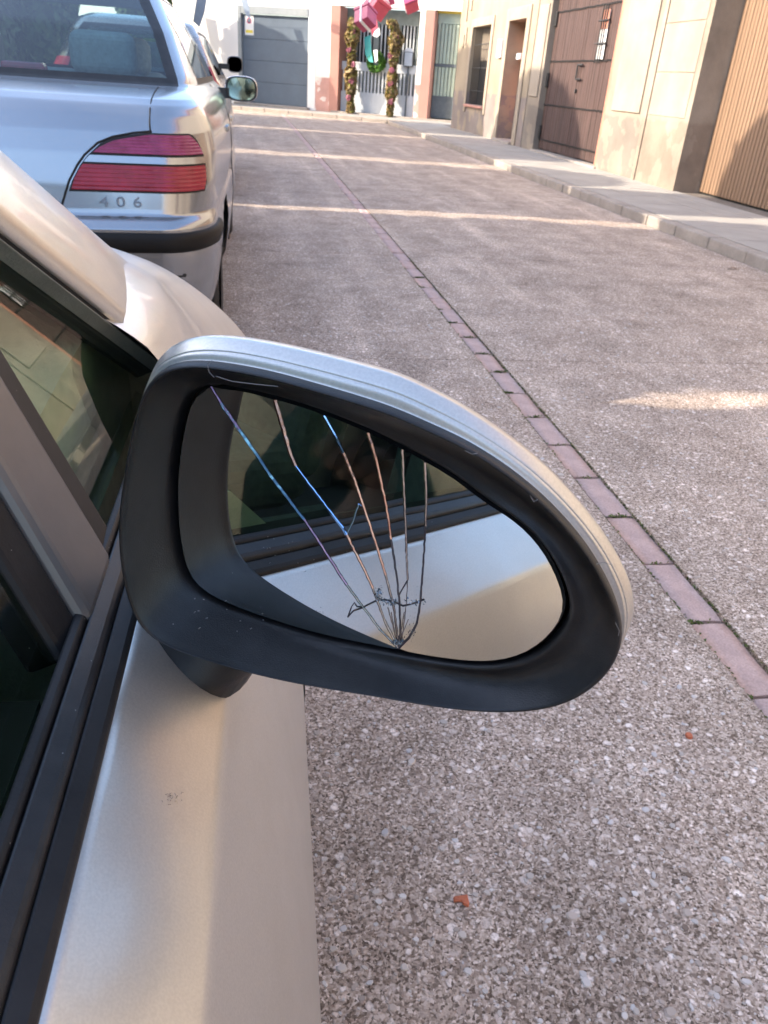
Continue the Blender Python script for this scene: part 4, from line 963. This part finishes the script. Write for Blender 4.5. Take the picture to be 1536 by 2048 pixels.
# --- wing and bonnet, a lofted surface from the door line to the nose
secs = {  # y: cross-section from sill to bonnet centre
 .602: [(-.012, .27), (.012, .38), (.030, .58), (.028, .68), (.010, .80), (-.0275, .8785), (-.058, .918), (-.072, .942), (-.085, .962), (-.105, .985), (-.16, 1.01), (-.32, 1.03), (-.60, 1.045), (XC, 1.05)],
 .80:  [(-.014, .27), (.010, .42), (.024, .62), (.012, .72), (-.014, .80), (-.044, .862), (-.068, .902), (-.083, .928), (-.098, .951), (-.118, .972), (-.17, .998), (-.32, 1.02), (-.60, 1.035), (XC, 1.04)],
 1.00: [(-.020, .60), (-.008, .64), (-.006, .68), (-.016, .73), (-.040, .79), (-.068, .838), (-.092, .876), (-.110, .902), (-.128, .924), (-.152, .945), (-.21, .968), (-.35, .988), (-.60, 1.005), (XC, 1.015)],
 1.25: [(-.028, .67), (-.018, .69), (-.020, .71), (-.034, .745), (-.060, .785), (-.088, .822), (-.116, .852), (-.142, .875), (-.168, .893), (-.202, .910), (-.27, .930), (-.39, .946), (-.62, .962), (XC, .97)],
 1.50: [(-.06, .50), (-.03, .58), (-.03, .64), (-.04, .69), (-.065, .73), (-.098, .765), (-.135, .795), (-.168, .816), (-.20, .833), (-.24, .848), (-.31, .865), (-.42, .880), (-.64, .90), (XC, .91)],
 1.72: [(-.16, .30), (-.12, .42), (-.11, .52), (-.12, .59), (-.14, .63), (-.17, .665), (-.205, .69), (-.24, .708), (-.275, .722), (-.315, .735), (-.38, .75), (-.47, .77), (-.66, .80), (XC, .82)],
 1.86: [(-.34, .25), (-.30, .36), (-.28, .46), (-.28, .53), (-.29, .57), (-.31, .60), (-.33, .62), (-.36, .635), (-.39, .65), (-.43, .66), (-.48, .67), (-.55, .68), (-.70, .70), (XC, .71)],
 1.94: [(-.70, .24), (-.68, .33), (-.67, .42), (-.67, .48), (-.67, .51), (-.68, .53), (-.69, .55), (-.70, .56), (-.71, .57), (-.72, .58), (-.74, .59), (-.77, .60), (-.82, .61), (XC, .62)]}
yk = sorted(secs); A = np.array([secs[k] for k in yk])
def cat(yq):
    i = min(max(np.searchsorted(yk, yq)-1, 0), len(yk)-2); t = (yq-yk[i])/(yk[i+1]-yk[i]); p0, p1, p2, p3 = A[max(i-1, 0)], A[i], A[i+1], A[min(i+2, len(yk)-1)]
    return .5*((2*p1)+(-p0+p2)*t+(2*p0-5*p1+4*p2-p3)*t*t+(-p0+3*p1-3*p2+p3)*t**3)
def smoothsec(c, m=3):      # finer cross-section
    out = []
    for i in range(len(c)-1):
        p0, p1, p2, p3 = c[max(i-1, 0)], c[i], c[i+1], c[min(i+2, len(c)-1)]
        for k in range(m):
            t = k/m; out.append(.5*((2*p1)+(-p0+p2)*t+(2*p0-5*p1+4*p2-p3)*t*t+(-p0+3*p1-3*p2+p3)*t**3))
    out.append(c[-1]); return out
WY = 1.22
rR, rL = [], []
for yq in np.concatenate([np.linspace(.602, 1.72, 44), np.linspace(1.74, 1.94, 10)]):
    c = smoothsec(cat(yq)); rr = []
    for x, z in c:
        if abs(yq-WY) < .36 and z < .33+math.sqrt(max(0, .36**2-(yq-WY)**2)): z = .33+math.sqrt(max(0, .36**2-(yq-WY)**2))
        rr.append((x, yq, z))
    rR.append(rr); rL.append([(2*XC-x, y, z) for x, y, z in rr])
mo('wing', *loft(rR, False), SILVER, ncar, smooth=True); mo('far_wing', *loft(rL, False), SILVER, ncar, smooth=True)
for sd, xw in ((1, -.03), (-1, 2*XC+.03)):
    for wy in (WY, -1.75):
        c = (xw-sd*.2, wy, .315)
        ty = mo('tyre', *lathe([(.20, .0), (.29, .0), (.315, .03), (.315, .17), (.29, .2), (.20, .2)], c, (sd, 0, 0), 40), TYRE, ncar, smooth=True)
        mo('rim', *lathe([(.205, .02), (.205, .19), (.17, .17), (.08, .17), (.04, .19), (.001, .19)], c, (sd, 0, 0), 40), STEEL, ty, smooth=True)
for sd in (1, -1):
    hx = XC+sd*.62
    bevel(mo('headlamp', [(hx+dx*.13, y, z) for dx in (-1, 1) for y, z in ((1.75, .70), (1.88, .62), (1.86, .56), (1.70, .60))], [(0, 1, 2, 3), (4, 5, 6, 7), (0, 4, 5, 1), (1, 5, 6, 2), (2, 6, 7, 3), (3, 7, 4, 0)], CHROME, ncar), .02, 2)
# --- cabin
mo('dashboard', [(x, y, z) for x in (2*XC+.16, -.148) for y, z in ((.12, .55), (.12, .84), (.24, .945), (.55, .972), (.80, .98), (.80, .55))], [(0, 1, 2, 3, 4, 5), (11, 10, 9, 8, 7, 6)]+[(k, (k+1) % 6, (k+1) % 6+6, k+6) for k in range(6)], TRIML, ncar)
mo('door_lining', boxv(-.15, -.105, -.6, .28, .30, .915), BOXF, DARKIN, ncar)
mo('floor_pan', boxv(2*XC+.12, -.12, -2.2, 1.0, .2, .34), BOXF, DARKIN, ncar)
for x in (-.50, 2*XC+.50):
    st = mo('seat', boxv(x-.25, x+.25, -.62, -.1, .5, .66), BOXF, SEATN, ncar); bevel(st, .06, 3)
    bk = mo('seat_back', [(x+sx*.24, -.66+dy-.25*(z-.6), z) for sx in (-1, 1) for dy in (-.07, .07) for z in (.6, 1.18)], BOXF, SEATN, ncar); bevel(bk, .05, 3)
    hd = mo('headrest', boxv(x-.13, x+.13, -.90, -.79, 1.2, 1.38), BOXF, SEATN, ncar); bevel(hd, .045, 3)
mo('steering_wheel', *tube([(2*XC+.50+.18*math.cos(t), .02+.06*math.sin(t), .95+.17*math.sin(t)) for t in np.linspace(0, 6.283, 25)], .014, 6), BLACKP, ncar)

# --- door mirror
PO = [(303, 748), (333, 727), (370, 721), (419, 727), (521, 744), (634, 774), (700, 793), (778, 818), (856, 851), (934, 888), (1012, 937), (1091, 1001), (1169, 1087), (1219, 1169), (1247, 1236), (1251, 1275), (1238, 1318), (1208, 1357), (1149, 1400), (1071, 1419), (973, 1421), (856, 1408), (758, 1391), (596, 1364), (483, 1338), (370, 1304), (314, 1282), (280, 1255), (258, 1206), (243, 1139), (237, 1082), (239, 1011), (250, 936), (265, 853), (284, 785)]
PG = [(416, 774), (453, 780), (547, 800), (645, 830), (700, 851), (739, 867), (798, 896), (848, 923), (907, 959), (973, 1009), (1032, 1048), (1083, 1103), (1118, 1173), (1128, 1216), (1114, 1252), (1071, 1295), (1020, 1318), (954, 1324), (856, 1312), (795, 1300), (758, 1293), (634, 1267), (521, 1233), (431, 1199), (385, 1169), (367, 1128), (355, 1056), (353, 962), (363, 876), (378, 812), (389, 785)]
PCAP = [(310, 718), (337, 691), (370, 674), (408, 670), (464, 675), (558, 691), (671, 717), (758, 740), (817, 759), (934, 818), (1052, 898), (1130, 970), (1208, 1064), (1255, 1146), (1276, 1205), (1274, 1232), (1252, 1270), (1232, 1310), (1200, 1350), (1140, 1390), (1065, 1408), (970, 1408), (850, 1395), (750, 1376), (590, 1348), (480, 1320), (375, 1288), (322, 1266), (290, 1240), (268, 1195), (254, 1135), (249, 1080), (251, 1010), (262, 936), (275, 853), (290, 790)]
NA = 120
def polar(px, c=(750, 1060)):
    """outline as a smooth closed curve, sampled at equal angles about c"""
    p = np.array(px, float)-c; n = len(p); fine = []
    for i in range(n):
        p0, p1, p2, p3 = p[i-1], p[i], p[(i+1) % n], p[(i+2) % n]
        for k in range(10):
            t = k/10; fine.append(.5*((2*p1)+(-p0+p2)*t+(2*p0-5*p1+4*p2-p3)*t*t+(-p0+3*p1-3*p2+p3)*t**3))
    fine = np.array(fine); an = np.unwrap(np.arctan2(fine[:, 1], fine[:, 0])); r = np.hypot(fine[:, 0], fine[:, 1])
    if an[-1] < an[0]: an, r = an[::-1], r[::-1]
    an2 = np.concatenate([an-2*math.pi, an, an+2*math.pi]); r2 = np.concatenate([r]*3)
    a = np.linspace(-math.pi, math.pi, NA, endpoint=False); rr = np.interp(a, an2, r2); kk = np.array([1, 3, 5, 3, 1])/13.; rr = np.convolve(np.concatenate([rr[-2:], rr, rr[:2]]), kk, 'valid')
    return np.stack([c[0]+rr*np.cos(a), c[1]+rr*np.sin(a)], 1)
nG = np.array([-.4611, -.8823, .0942]); nG /= np.linalg.norm(nG); cG = np.array([.0558, .2920, .995])
nR = np.array([-.27, -.958, .075]); nR /= np.linalg.norm(nR); cR = cG+nG*.020
def onplane(u, v, c, n):
    d = WD(u, v); return CAMP+d*((c-CAMP).dot(n)/d.dot(n))
O3 = np.array([onplane(u, v, cR, nR) for u, v in polar(PO)]); G3 = np.array([onplane(u, v, cG, nG) for u, v in polar(PG)])
C3 = np.array([onplane(u, v, cR-nR*.011, nR) for u, v in polar(PCAP)])
oc = O3.mean(0); gc = G3.mean(0); cc = C3.mean(0)
def sc(P, c, k): return c+(P-c)*k
Gx = sc(G3, gc, 1.035)+nG*.001; Gb = sc(G3, gc, 1.03)-nG*.006
ring = [sc(O3, oc, .985)-nR*.03, O3-nR*.010, O3-nR*.002, sc(O3, oc, .993)+nR*.0022, sc(O3, oc, .975)+nR*.0032, O3*.86+Gx*.14+nR*.0028, O3*.74+Gx*.26+nR*.0005, O3*.55+Gx*.45-nR*.0035, O3*.3+Gx*.7-nR*.004, O3*.1+Gx*.9-nR*.001, Gx, Gb]
rim = mo('mirror_rim', *loft([[toloc(p) for p in r] for r in ring], True), BLACKP, ncar, smooth=True)
rim.modifiers.new('sub', 'SUBSURF').render_levels = 1; rim.modifiers['sub'].levels = 1
fwd = -nR
c1 = sc(O3, oc, 1.003)-nR*.0045; lf = O3[np.argmin(O3[:, 0])]-cc; cc = cc+lf*.55      # the shell closes towards the door side, clear of the deep end of the glass
caps = [sc(O3, oc, .996)-nR*.004, c1]+[c1*(1-t)+C3*t+nR*.0022*math.sin(t*math.pi) for t in (.2, .40, .44, .47, .51, .75, .92)]+[C3, sc(C3, cc, .994)-nR*.006, sc(C3, cc, .965)-nR*.018, sc(C3, cc, .90)-nR*.034, sc(C3, cc, .78)-nR*.054, sc(C3, cc, .55)-nR*.072, sc(C3, cc, .25)-nR*.082, sc(C3, cc, .02)-nR*.085]
for i in (4, 5): caps[i] = caps[i]-nR*.0006                  # groove between the two pressings of the cap
cap = mo('mirror_cap', *loft([[toloc(p) for p in r] for r in caps], True, False, True), SILVER, ncar, smooth=True)
cap.modifiers.new('sub', 'SUBSURF').render_levels = 1; cap.modifiers['sub'].levels = 1
# foot between housing and door
fo = []
p0, p1 = toloc(np.array([-.040, .356, .880])), toloc(np.array([-.002, .366, .945]))
for k, t in enumerate(np.linspace(0, 1, 7)):
    c = p0+(p1-p0)*t; a_, b_ = .043+.006*t, .042-.006*t
    fo.append([c+np.array([a_*math.cos(q)*.9, b_*math.sin(q)-.12*a_*math.cos(q), -.16*a_*math.cos(q)*(1-t)]) for q in np.linspace(0, 6.283, 32, endpoint=False)])
mo('mirror_foot', *loft(fo, True, True, True), BLACKP, ncar, smooth=True)
# broken glass: fan of shards that meet at the blow on the lower edge
HIT = (796, 1298)
CR = [[(418, 775), (439, 808), (476, 860), (514, 913), (540, 952), (570, 990), (595, 1023), (608, 1039), (628, 1069), (650, 1103), (670, 1134), (693, 1170), (726, 1215), (758, 1258), HIT],
      [(548, 801), (563, 851), (579, 906), (590, 932), (615, 965), (660, 1023), (686, 1056), (693, 1069), (709, 1101), (729, 1140), (745, 1176), (768, 1241), HIT],
      [(647, 832), (673, 877), (686, 906), (709, 961), (725, 1007), (738, 1045), (751, 1085), (771, 1150), (786, 1209), (792, 1255), HIT],
      [(735, 866), (751, 916), (760, 955), (768, 991), (776, 1035), (782, 1078), (794, 1157), (799, 1212), (800, 1267), HIT],
      [(804, 899), (806, 940), (807, 968), (811, 1052), (815, 1160), (812, 1210), (806, 1260), HIT],
      [(849, 925), (852, 987), (851, 1052), (846, 1131), (841, 1202), (833, 1248), (817, 1277), HIT]]
MIRR = pm('mirror_silver', (.80, .82, .81), .012, metal=1, var=.015, scale=3)
IR = .35
tU = np.cross(nG, [0, 0, 1.]); tU /= np.linalg.norm(tU); tV = np.cross(tU, nG)
def gpt(u, v, lift=0):          # point of the (slightly convex) glass surface
    p = onplane(u, v, cG, nG); q = p-cG; return p-nG*(q.dot(q)*IR/2)+nG*lift
def gnorm(p, tilt=(0, 0)):
    q = p-cG; n = nG+(q-nG*q.dot(nG))*IR+tU*tilt[0]+tV*tilt[1]; return n/np.linalg.norm(n)
out = polar(PG)
def nearest(pt): return int(np.argmin(np.hypot(out[:, 0]-pt[0], out[:, 1]-pt[1])))
back = mo('mirror_backing', [toloc(p) for p in (sc(G3, gc, 1.01)-nG*.0045)]+[toloc(p) for p in (sc(G3, gc, 1.01)-nG*.007)], [tuple(range(NA)), tuple(range(NA, 2*NA))]+[(k, (k+1) % NA, NA+(k+1) % NA, NA+k) for k in range(NA)], BLACKP, ncar)
ih = nearest(HIT); tops = [nearest(c[0]) for c in CR]
def arc(i, j):                  # outline indices from i to j the way the outline runs
    r = [i]
    while r[-1] != j: r.append((r[-1]+1) % NA)
    return r
def shard(poly, tilt):
    bm = bmesh.new(); vs = [bm.verts.new(toloc(np.array([u, v, 0]))*0+Vector((u, v, 0))) for u, v in poly]; bm.faces.new(vs)
    bmesh.ops.triangulate(bm, faces=bm.faces[:]); bmesh.ops.subdivide_edges(bm, edges=bm.edges[:], cuts=3, use_grid_fill=True)
    bmesh.ops.triangulate(bm, faces=bm.faces[:])
    pix = [(v.co.x, v.co.y) for v in bm.verts]; fs = [[v.index for v in f.verts] for f in bm.faces] if bm.verts.index_update() is None else []
    bm.free(); W3 = [gpt(u, v) for u, v in pix]
    rz = lambda p: toloc(p)
    me = bpy.data.meshes.new('glass_shard'); me.from_pydata([tuple(rz(p)) for p in W3], [], fs)
    nn = [tuple(rz(gnorm(p, tilt))) for p in W3]
    # winding towards the viewer
    a, b, c = [Vector(me.vertices[i].co) for i in fs[0]]
    if (b-a).cross(c-a).dot(Vector(tuple(rz(nG)))) < 0: me.flip_normals()
    me.polygons.foreach_set('use_smooth', [True]*len(me.polygons)); me.normals_split_custom_set_from_vertices(nn)
    me.materials.append(MIRR); o = bpy.data.objects.new('glass_shard', me); COL.objects.link(o); o.parent = back
    return o
polys = []
inc = 1 if True else -1
# outline runs clockwise on the picture (angle grows towards +v): top edge left to right
for i in range(5):
    polys.append([tuple(out[k]) for k in arc(tops[i], tops[i+1])[1:-1]]+CR[i+1][:-1]+[HIT]+CR[i][:-1][::-1])
polys.append([tuple(out[k]) for k in arc(tops[5], ih)[1:-1]]+[HIT]+CR[5][:-1][::-1])
polys.append([tuple(out[k]) for k in arc(ih, tops[0])[1:-1]]+CR[0][:-1]+[HIT])
for k, (pl, tl) in enumerate(zip(polys, [(.010, -.008), (-.008, .010), (.009, .006), (-.007, -.008), (.006, .008), (0, 0), (0, 0)])): shard(pl, tl)
# fracture faces: fine bevelled ridges along each crack
def ridge(name, pts, wid, mat, lift=.0003, h=.0004, asym=0.):
    n0 = len(pts); px = []; ws = list(wid) if hasattr(wid, '__len__') else [wid]*n0; w2 = []
    for i in range(n0-1):
        m_ = max(2, int(math.hypot(pts[i+1][0]-pts[i][0], pts[i+1][1]-pts[i][1])/7))
        for k in range(m_):
            t = k/m_; j = 0 if i+k == 0 else .3
            px.append((pts[i][0]+(pts[i+1][0]-pts[i][0])*t+random.gauss(0, j), pts[i][1]+(pts[i+1][1]-pts[i][1])*t+random.gauss(0, j*.5))); w2.append((ws[i]+(ws[i+1]-ws[i])*t)*random.uniform(.75, 1.0))
    px.append(pts[-1]); w2.append(ws[-1]); wid = w2
    P = [gpt(u, v, lift) for u, v in px]; L_, R_, M_ = [], [], []
    for i, p in enumerate(P):
        d = P[min(i+1, len(P)-1)]-P[max(i-1, 0)]; d /= np.linalg.norm(d); s_ = np.cross(nG, d); s_ /= np.linalg.norm(s_); ww = wid[i] if hasattr(wid, '__len__') else wid
        L_.append(p-s_*ww); R_.append(p+s_*ww); M_.append(p+nG*h*(ww/.001)+s_*ww*asym)
    return mo(name, *loft([[toloc(q) for q in r] for r in zip(*[])] if False else [[toloc(a), toloc(b), toloc(c)] for a, b, c in zip(L_, M_, R_)], False), mat, back)
BLUEF = pm('fracture_blue_glint', (.35, .55, .85), .12, metal=1, var=.25, scale=120)  # blue tint paints a sky reflection onto the crack faces
SALMONF = pm('fracture_salmon_glint', (.72, .36, .27), .25, metal=1, var=.3, scale=150, col2=(.85, .55, .45))  # salmon tint paints a reddish brick reflection onto the crack faces
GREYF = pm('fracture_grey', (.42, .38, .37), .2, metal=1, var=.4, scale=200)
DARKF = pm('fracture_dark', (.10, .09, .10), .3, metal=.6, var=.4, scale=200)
PURPLE = pm('fracture_purple_glint', (.45, .28, .42), .2, metal=1, var=.3, scale=150)  # purple reflection put into the colour of the crack faces
def wl(n, a, b): return list(np.linspace(a, b, n))
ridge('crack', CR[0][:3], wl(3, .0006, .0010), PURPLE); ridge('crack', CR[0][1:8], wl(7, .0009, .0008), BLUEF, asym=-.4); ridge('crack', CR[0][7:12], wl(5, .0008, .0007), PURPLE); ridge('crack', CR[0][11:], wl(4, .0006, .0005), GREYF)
ridge('crack', CR[1][:4], wl(4, .0013, .0010), SALMONF); ridge('crack', CR[1][3:8], wl(5, .0007, .0008), BLUEF, asym=.5); ridge('crack', CR[1][7:11], wl(4, .0008, .0006), SALMONF); ridge('crack', CR[1][10:], wl(3, .0006, .0005), GREYF)
ridge('crack', CR[2][:3], wl(3, .0006, .0007), BLUEF); ridge('crack', CR[2][2:8], wl(6, .0009, .0006), SALMONF); ridge('crack', CR[2][7:], wl(4, .0006, .0005), GREYF)
ridge('crack', CR[3][:6], wl(6, .0009, .0006), SALMONF); ridge('crack', CR[3][5:], wl(5, .0005, .0004), DARKF)
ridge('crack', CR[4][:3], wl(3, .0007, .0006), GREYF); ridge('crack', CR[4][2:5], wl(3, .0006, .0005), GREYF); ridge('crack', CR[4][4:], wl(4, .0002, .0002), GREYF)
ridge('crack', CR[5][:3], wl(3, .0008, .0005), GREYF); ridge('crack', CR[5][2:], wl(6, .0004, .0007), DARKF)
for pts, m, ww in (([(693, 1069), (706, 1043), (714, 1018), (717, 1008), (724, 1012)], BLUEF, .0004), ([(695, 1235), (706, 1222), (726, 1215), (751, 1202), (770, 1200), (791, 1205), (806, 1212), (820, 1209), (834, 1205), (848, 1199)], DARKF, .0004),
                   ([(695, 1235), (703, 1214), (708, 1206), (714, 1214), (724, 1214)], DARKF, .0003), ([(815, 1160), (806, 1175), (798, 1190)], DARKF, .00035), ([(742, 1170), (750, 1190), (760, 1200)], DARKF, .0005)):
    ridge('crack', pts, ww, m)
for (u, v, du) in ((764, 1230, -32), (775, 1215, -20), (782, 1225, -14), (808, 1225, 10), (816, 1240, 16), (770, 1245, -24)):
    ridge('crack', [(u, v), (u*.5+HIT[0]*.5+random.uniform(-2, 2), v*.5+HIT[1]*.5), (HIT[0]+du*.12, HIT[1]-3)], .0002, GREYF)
# crushed splinters at the blow and along the ring crack
V, F = [], []
for (u0, v0, su, sv, n) in ((HIT[0], HIT[1]-14, 10, 8, 60), (757, 1190, 6, 12, 36), (785, 1204, 14, 5, 44), (835, 1205, 12, 4, 14), (822, 1270, 5, 7, 16)):
    for _ in range(n):
        u, v = u0+random.gauss(0, su*.6), v0+random.gauss(0, sv*.6); p = toloc(gpt(u, v, .0006+random.random()*.0006)); s_ = random.uniform(.0003, .0010); b0 = len(V)
        for q in range(3):
            t = random.random()*6.28; V.append(p+toloc(tU)*s_*math.cos(t)+toloc(tV)*s_*math.sin(t)*1.4+toloc(nG)*random.uniform(-.0004, .0006))
        F.append((b0, b0+1, b0+2))
mo('glass_splinters', V, F, pm('splinter_glass', (.45, .52, .58), .25, metal=.7, var=.3, scale=300), back, recalc=False, kind='stuff')

# scratches: on the rim's upper lip and a scuff in the door paint
SCR = pm('scratch_grey', (.30, .29, .28), .6, var=.3, scale=200)
def scratch(pix, c, n, lift, r=.00025, mat=None, nm='scratch'):
    mo(nm, *tube([toloc(onplane(u, v, c, n)+n*lift) for u, v in pix], r, 5), mat or SCR, ncar)
nd = np.array([.66, -.02, .75]); nd /= np.linalg.norm(nd); cdv = None
rg = np.random.default_rng(5)
for pts in ([(430, 716), (421, 726), (424, 740), (434, 750)], [(438, 748), (470, 758), (520, 764), (560, 768)], [(1190, 1120), (1204, 1116), (1222, 1122)], [(1060, 985), (1066, 996), (1074, 992)], [(1228, 1236), (1236, 1252), (1234, 1262)], [(930, 895), (945, 902), (955, 900)]):
    scratch(pts, cR, nR, .0036, .00012)
for k in range(12):
    u, v = 640+rg.normal()*60, 1246+(rg.normal()*20); u2, v2 = u-190*0, v
    scratch([(u-180, v-30), (u-180+rg.uniform(1, 4), v-30+rg.normal()*1.5)], cR-nR*.004, nR, .004, .00016)
dpl = np.array([-.0335+.03*.25, .25, .8842])
for k in range(16):
    u, v = 340+rg.normal()*13, 1598+rg.normal()*9; a = rg.random()*3.14; L_ = rg.uniform(1.2, 4)
    scratch([(u-L_*math.cos(a), v-L_*math.sin(a)), (u+rg.normal()*2, v+rg.normal()*2), (u+L_*math.cos(a), v+L_*math.sin(a))], dpl, nd, .0003, .00010, GREYF)
# ------------------------------------------------------------------ small things on the road
def chip(label, x, y, pts, h=.006):
    root_v = [(a, b, 0.0005) for a, b in pts]+[(a*.9, b*.9, h) for a, b in pts]; n = len(pts)
    o = mo('tile_chip', root_v, [tuple(range(n)), tuple(range(n, 2*n))]+[(k, (k+1) % n, n+(k+1) % n, n+k) for k in range(n)], TERRA); o.location = (x, y, 0); bevel(o, .0012)
    tag(o, label, 'chip', 'broken terracotta chips on the road')
chip('larger terracotta chip with a notched outline lying on the road', .3255, .759, [(-.013, -.001), (-.012, .008), (.004, .008), (.013, .009), (.013, -.004), (.010, -.013), (.003, -.009), (.000, -.002)])
chip('small rounded terracotta chip lying near the course of pink bricks', .899, 1.072, [(-.008, -.002), (-.005, .007), (.003, .008), (.008, .001), (.005, -.008), (-.003, -.008)], .008)
leaf_mesh_o = leaf_mesh('dry_leaf', np.array([(3.84+.03*k, 5.93+.006*k, .01) for k in range(4)]), np.tile([0., 0, 1], (4, 1))+RNG.normal(size=(4, 3))*.3, .04, np.tile([[.16, .08, .04]], (4, 1)), LEAF)
tag(leaf_mesh_o, 'shrivelled brown leaf lying on the road by the kerb', 'leaf')

# ------------------------------------------------------------------ the person taking the picture (seen in the side glass by way of the mirror)
def skinned(name, nodes, edges, mat, parent, root=0, sub=2):
    me = bpy.data.meshes.new(name); me.from_pydata([n[:3] for n in nodes], edges, []); o = bpy.data.objects.new(name, me); COL.objects.link(o); o.parent = parent
    md = o.modifiers.new('skin', 'SKIN'); md.use_smooth_shade = True
    for i, n in enumerate(nodes):
        sv = me.skin_vertices[0].data[i]; r = n[3] if hasattr(n[3], '__len__') else (n[3], n[3]); sv.radius = r; sv.use_root = (i == root)
    o.modifiers.new('sub', 'SUBSURF').levels = sub; o.modifiers['sub'].render_levels = sub; me.materials.append(mat); return o
per = thing('person', 'person in dark jacket holding up a phone, mirrored in the side glass', 'person', (.58, -.53, 0))
cl = np.array([.58, -.53, 0]); cam_y = RC[:, 1]; cam_x = RC[:, 0]; cam_z = RC[:, 2]
ph = CAMP+cam_z*.009-cam_y*.055                              # centre of the phone, just behind its lens
hb = ph-cam_y*.055+cam_x*.046-cl                              # where the hand closes on the lower right edge
wrist = hb+np.array([.055, -.065, -.035]); elbow = np.array([.10, .24, 1.04]); sho = np.array([.17, .05, 1.40])
N = [(0, 0, .95, (.15, .11)), (0, .0, 1.12, (.15, .11)), (0, .0, 1.32, (.17, .12)), (0, -.01, 1.46, (.09, .08)), (0, .0, 1.52, .06), (0, .03, 1.60, .085), (0, .04, 1.69, .095), (0, .03, 1.76, .07),
     (*sho, .07), (*elbow, .05), (*wrist, .032), (*(hb+np.array([.02, -.025, -.012])), .026),
     (-.19, 0, 1.40, .07), (-.24, .04, 1.16, .05), (-.20, .10, .92, .034), (-.19, .12, .84, .03),
     (.09, 0, .86, .095), (.10, .02, .48, .065), (.10, .0, .08, .045), (.10, .12, .04, .04), (-.09, 0, .86, .095), (-.10, .02, .48, .065), (-.10, .0, .08, .045), (-.10, .12, .04, .04)]
Eg = [(0, 1), (1, 2), (2, 3), (3, 4), (4, 5), (5, 6), (6, 7), (2, 8), (8, 9), (9, 10), (10, 11), (2, 12), (12, 13), (13, 14), (14, 15), (0, 16), (16, 17), (17, 18), (18, 19), (0, 20), (20, 21), (21, 22), (22, 23)]
skinned('body', N, Eg, SKIN, per)
g_ = lambda n, k: (n[0], n[1], n[2], tuple(np.array(n[3] if hasattr(n[3], '__len__') else (n[3], n[3]))+k))
J = [g_(N[i], .016) for i in (0, 1, 2, 3, 8, 9)]+[(*(elbow*.12+wrist*.88), .042)]+[g_(N[i], .016) for i in (12, 13, 14)]
skinned('jacket', J, [(0, 1), (1, 2), (2, 3), (2, 4), (4, 5), (5, 6), (2, 7), (7, 8), (8, 9)], JACKET, per)
Tn = [g_(N[i], .014) for i in (0, 16, 17, 18, 20, 21, 22)]
skinned('trousers', Tn, [(0, 1), (1, 2), (2, 3), (0, 4), (4, 5), (5, 6)], JACKET, per)
for i in (19, 23):
    a, b = N[i-1], N[i]; skinned('shoe', [(a[0], a[1], .05, .052), (b[0], b[1], .042, .045), (b[0], b[1]+.06, .038, .036)], [(0, 1), (1, 2)], JACKET, per)
skinned('hair', [(0, .0, 1.66, .10), (0, .01, 1.74, .092), (0, .02, 1.79, .05)], [(0, 1), (1, 2)], HAIR, per, sub=2)
skinned('nose', [(0, .125, 1.64, .012), (0, .148, 1.62, .012)], [(0, 1)], SKIN, per)
# fingers closed round the phone, thumb along its edge
side = cam_x; up_ = cam_y; out_ = -cam_z
for k, (ln, off) in enumerate(((.95, .030), (1.05, .010), (1.0, -.010), (.8, -.029))):
    b0 = hb+up_*off+side*.026-out_*.010; p1 = hb+up_*(off+.004)+side*.030+out_*.022*ln; p2 = hb+up_*(off+.002)+side*.002+out_*.034*ln; p3 = hb+up_*(off)-side*.020*ln+out_*.026
    skinned('finger', [(*b0, .011), (*p1, .0105), (*p2, .0095), (*p3, .008)], [(0, 1), (1, 2), (2, 3)], SKIN, per)
b0 = hb+up_*.0+side*.024-out_*.012; skinned('finger', [(*b0, .013), (*(hb+up_*.035+side*.016-out_*.020), .012), (*(hb+up_*.062+side*.004-out_*.018), .009)], [(0, 1), (1, 2)], SKIN, per)
# the phone itself
pv = [ph+cam_x*a*.0375+cam_y*b*.0775+cam_z*c*.004 for a in (-1, 1) for b in (-1, 1) for c in (-1, 1)]
po = mo('mobile_phone', pv, BOXF, BLACKP); bevel(po, .003, 2); tag(po, 'black mobile phone held up in the hand', 'phone')
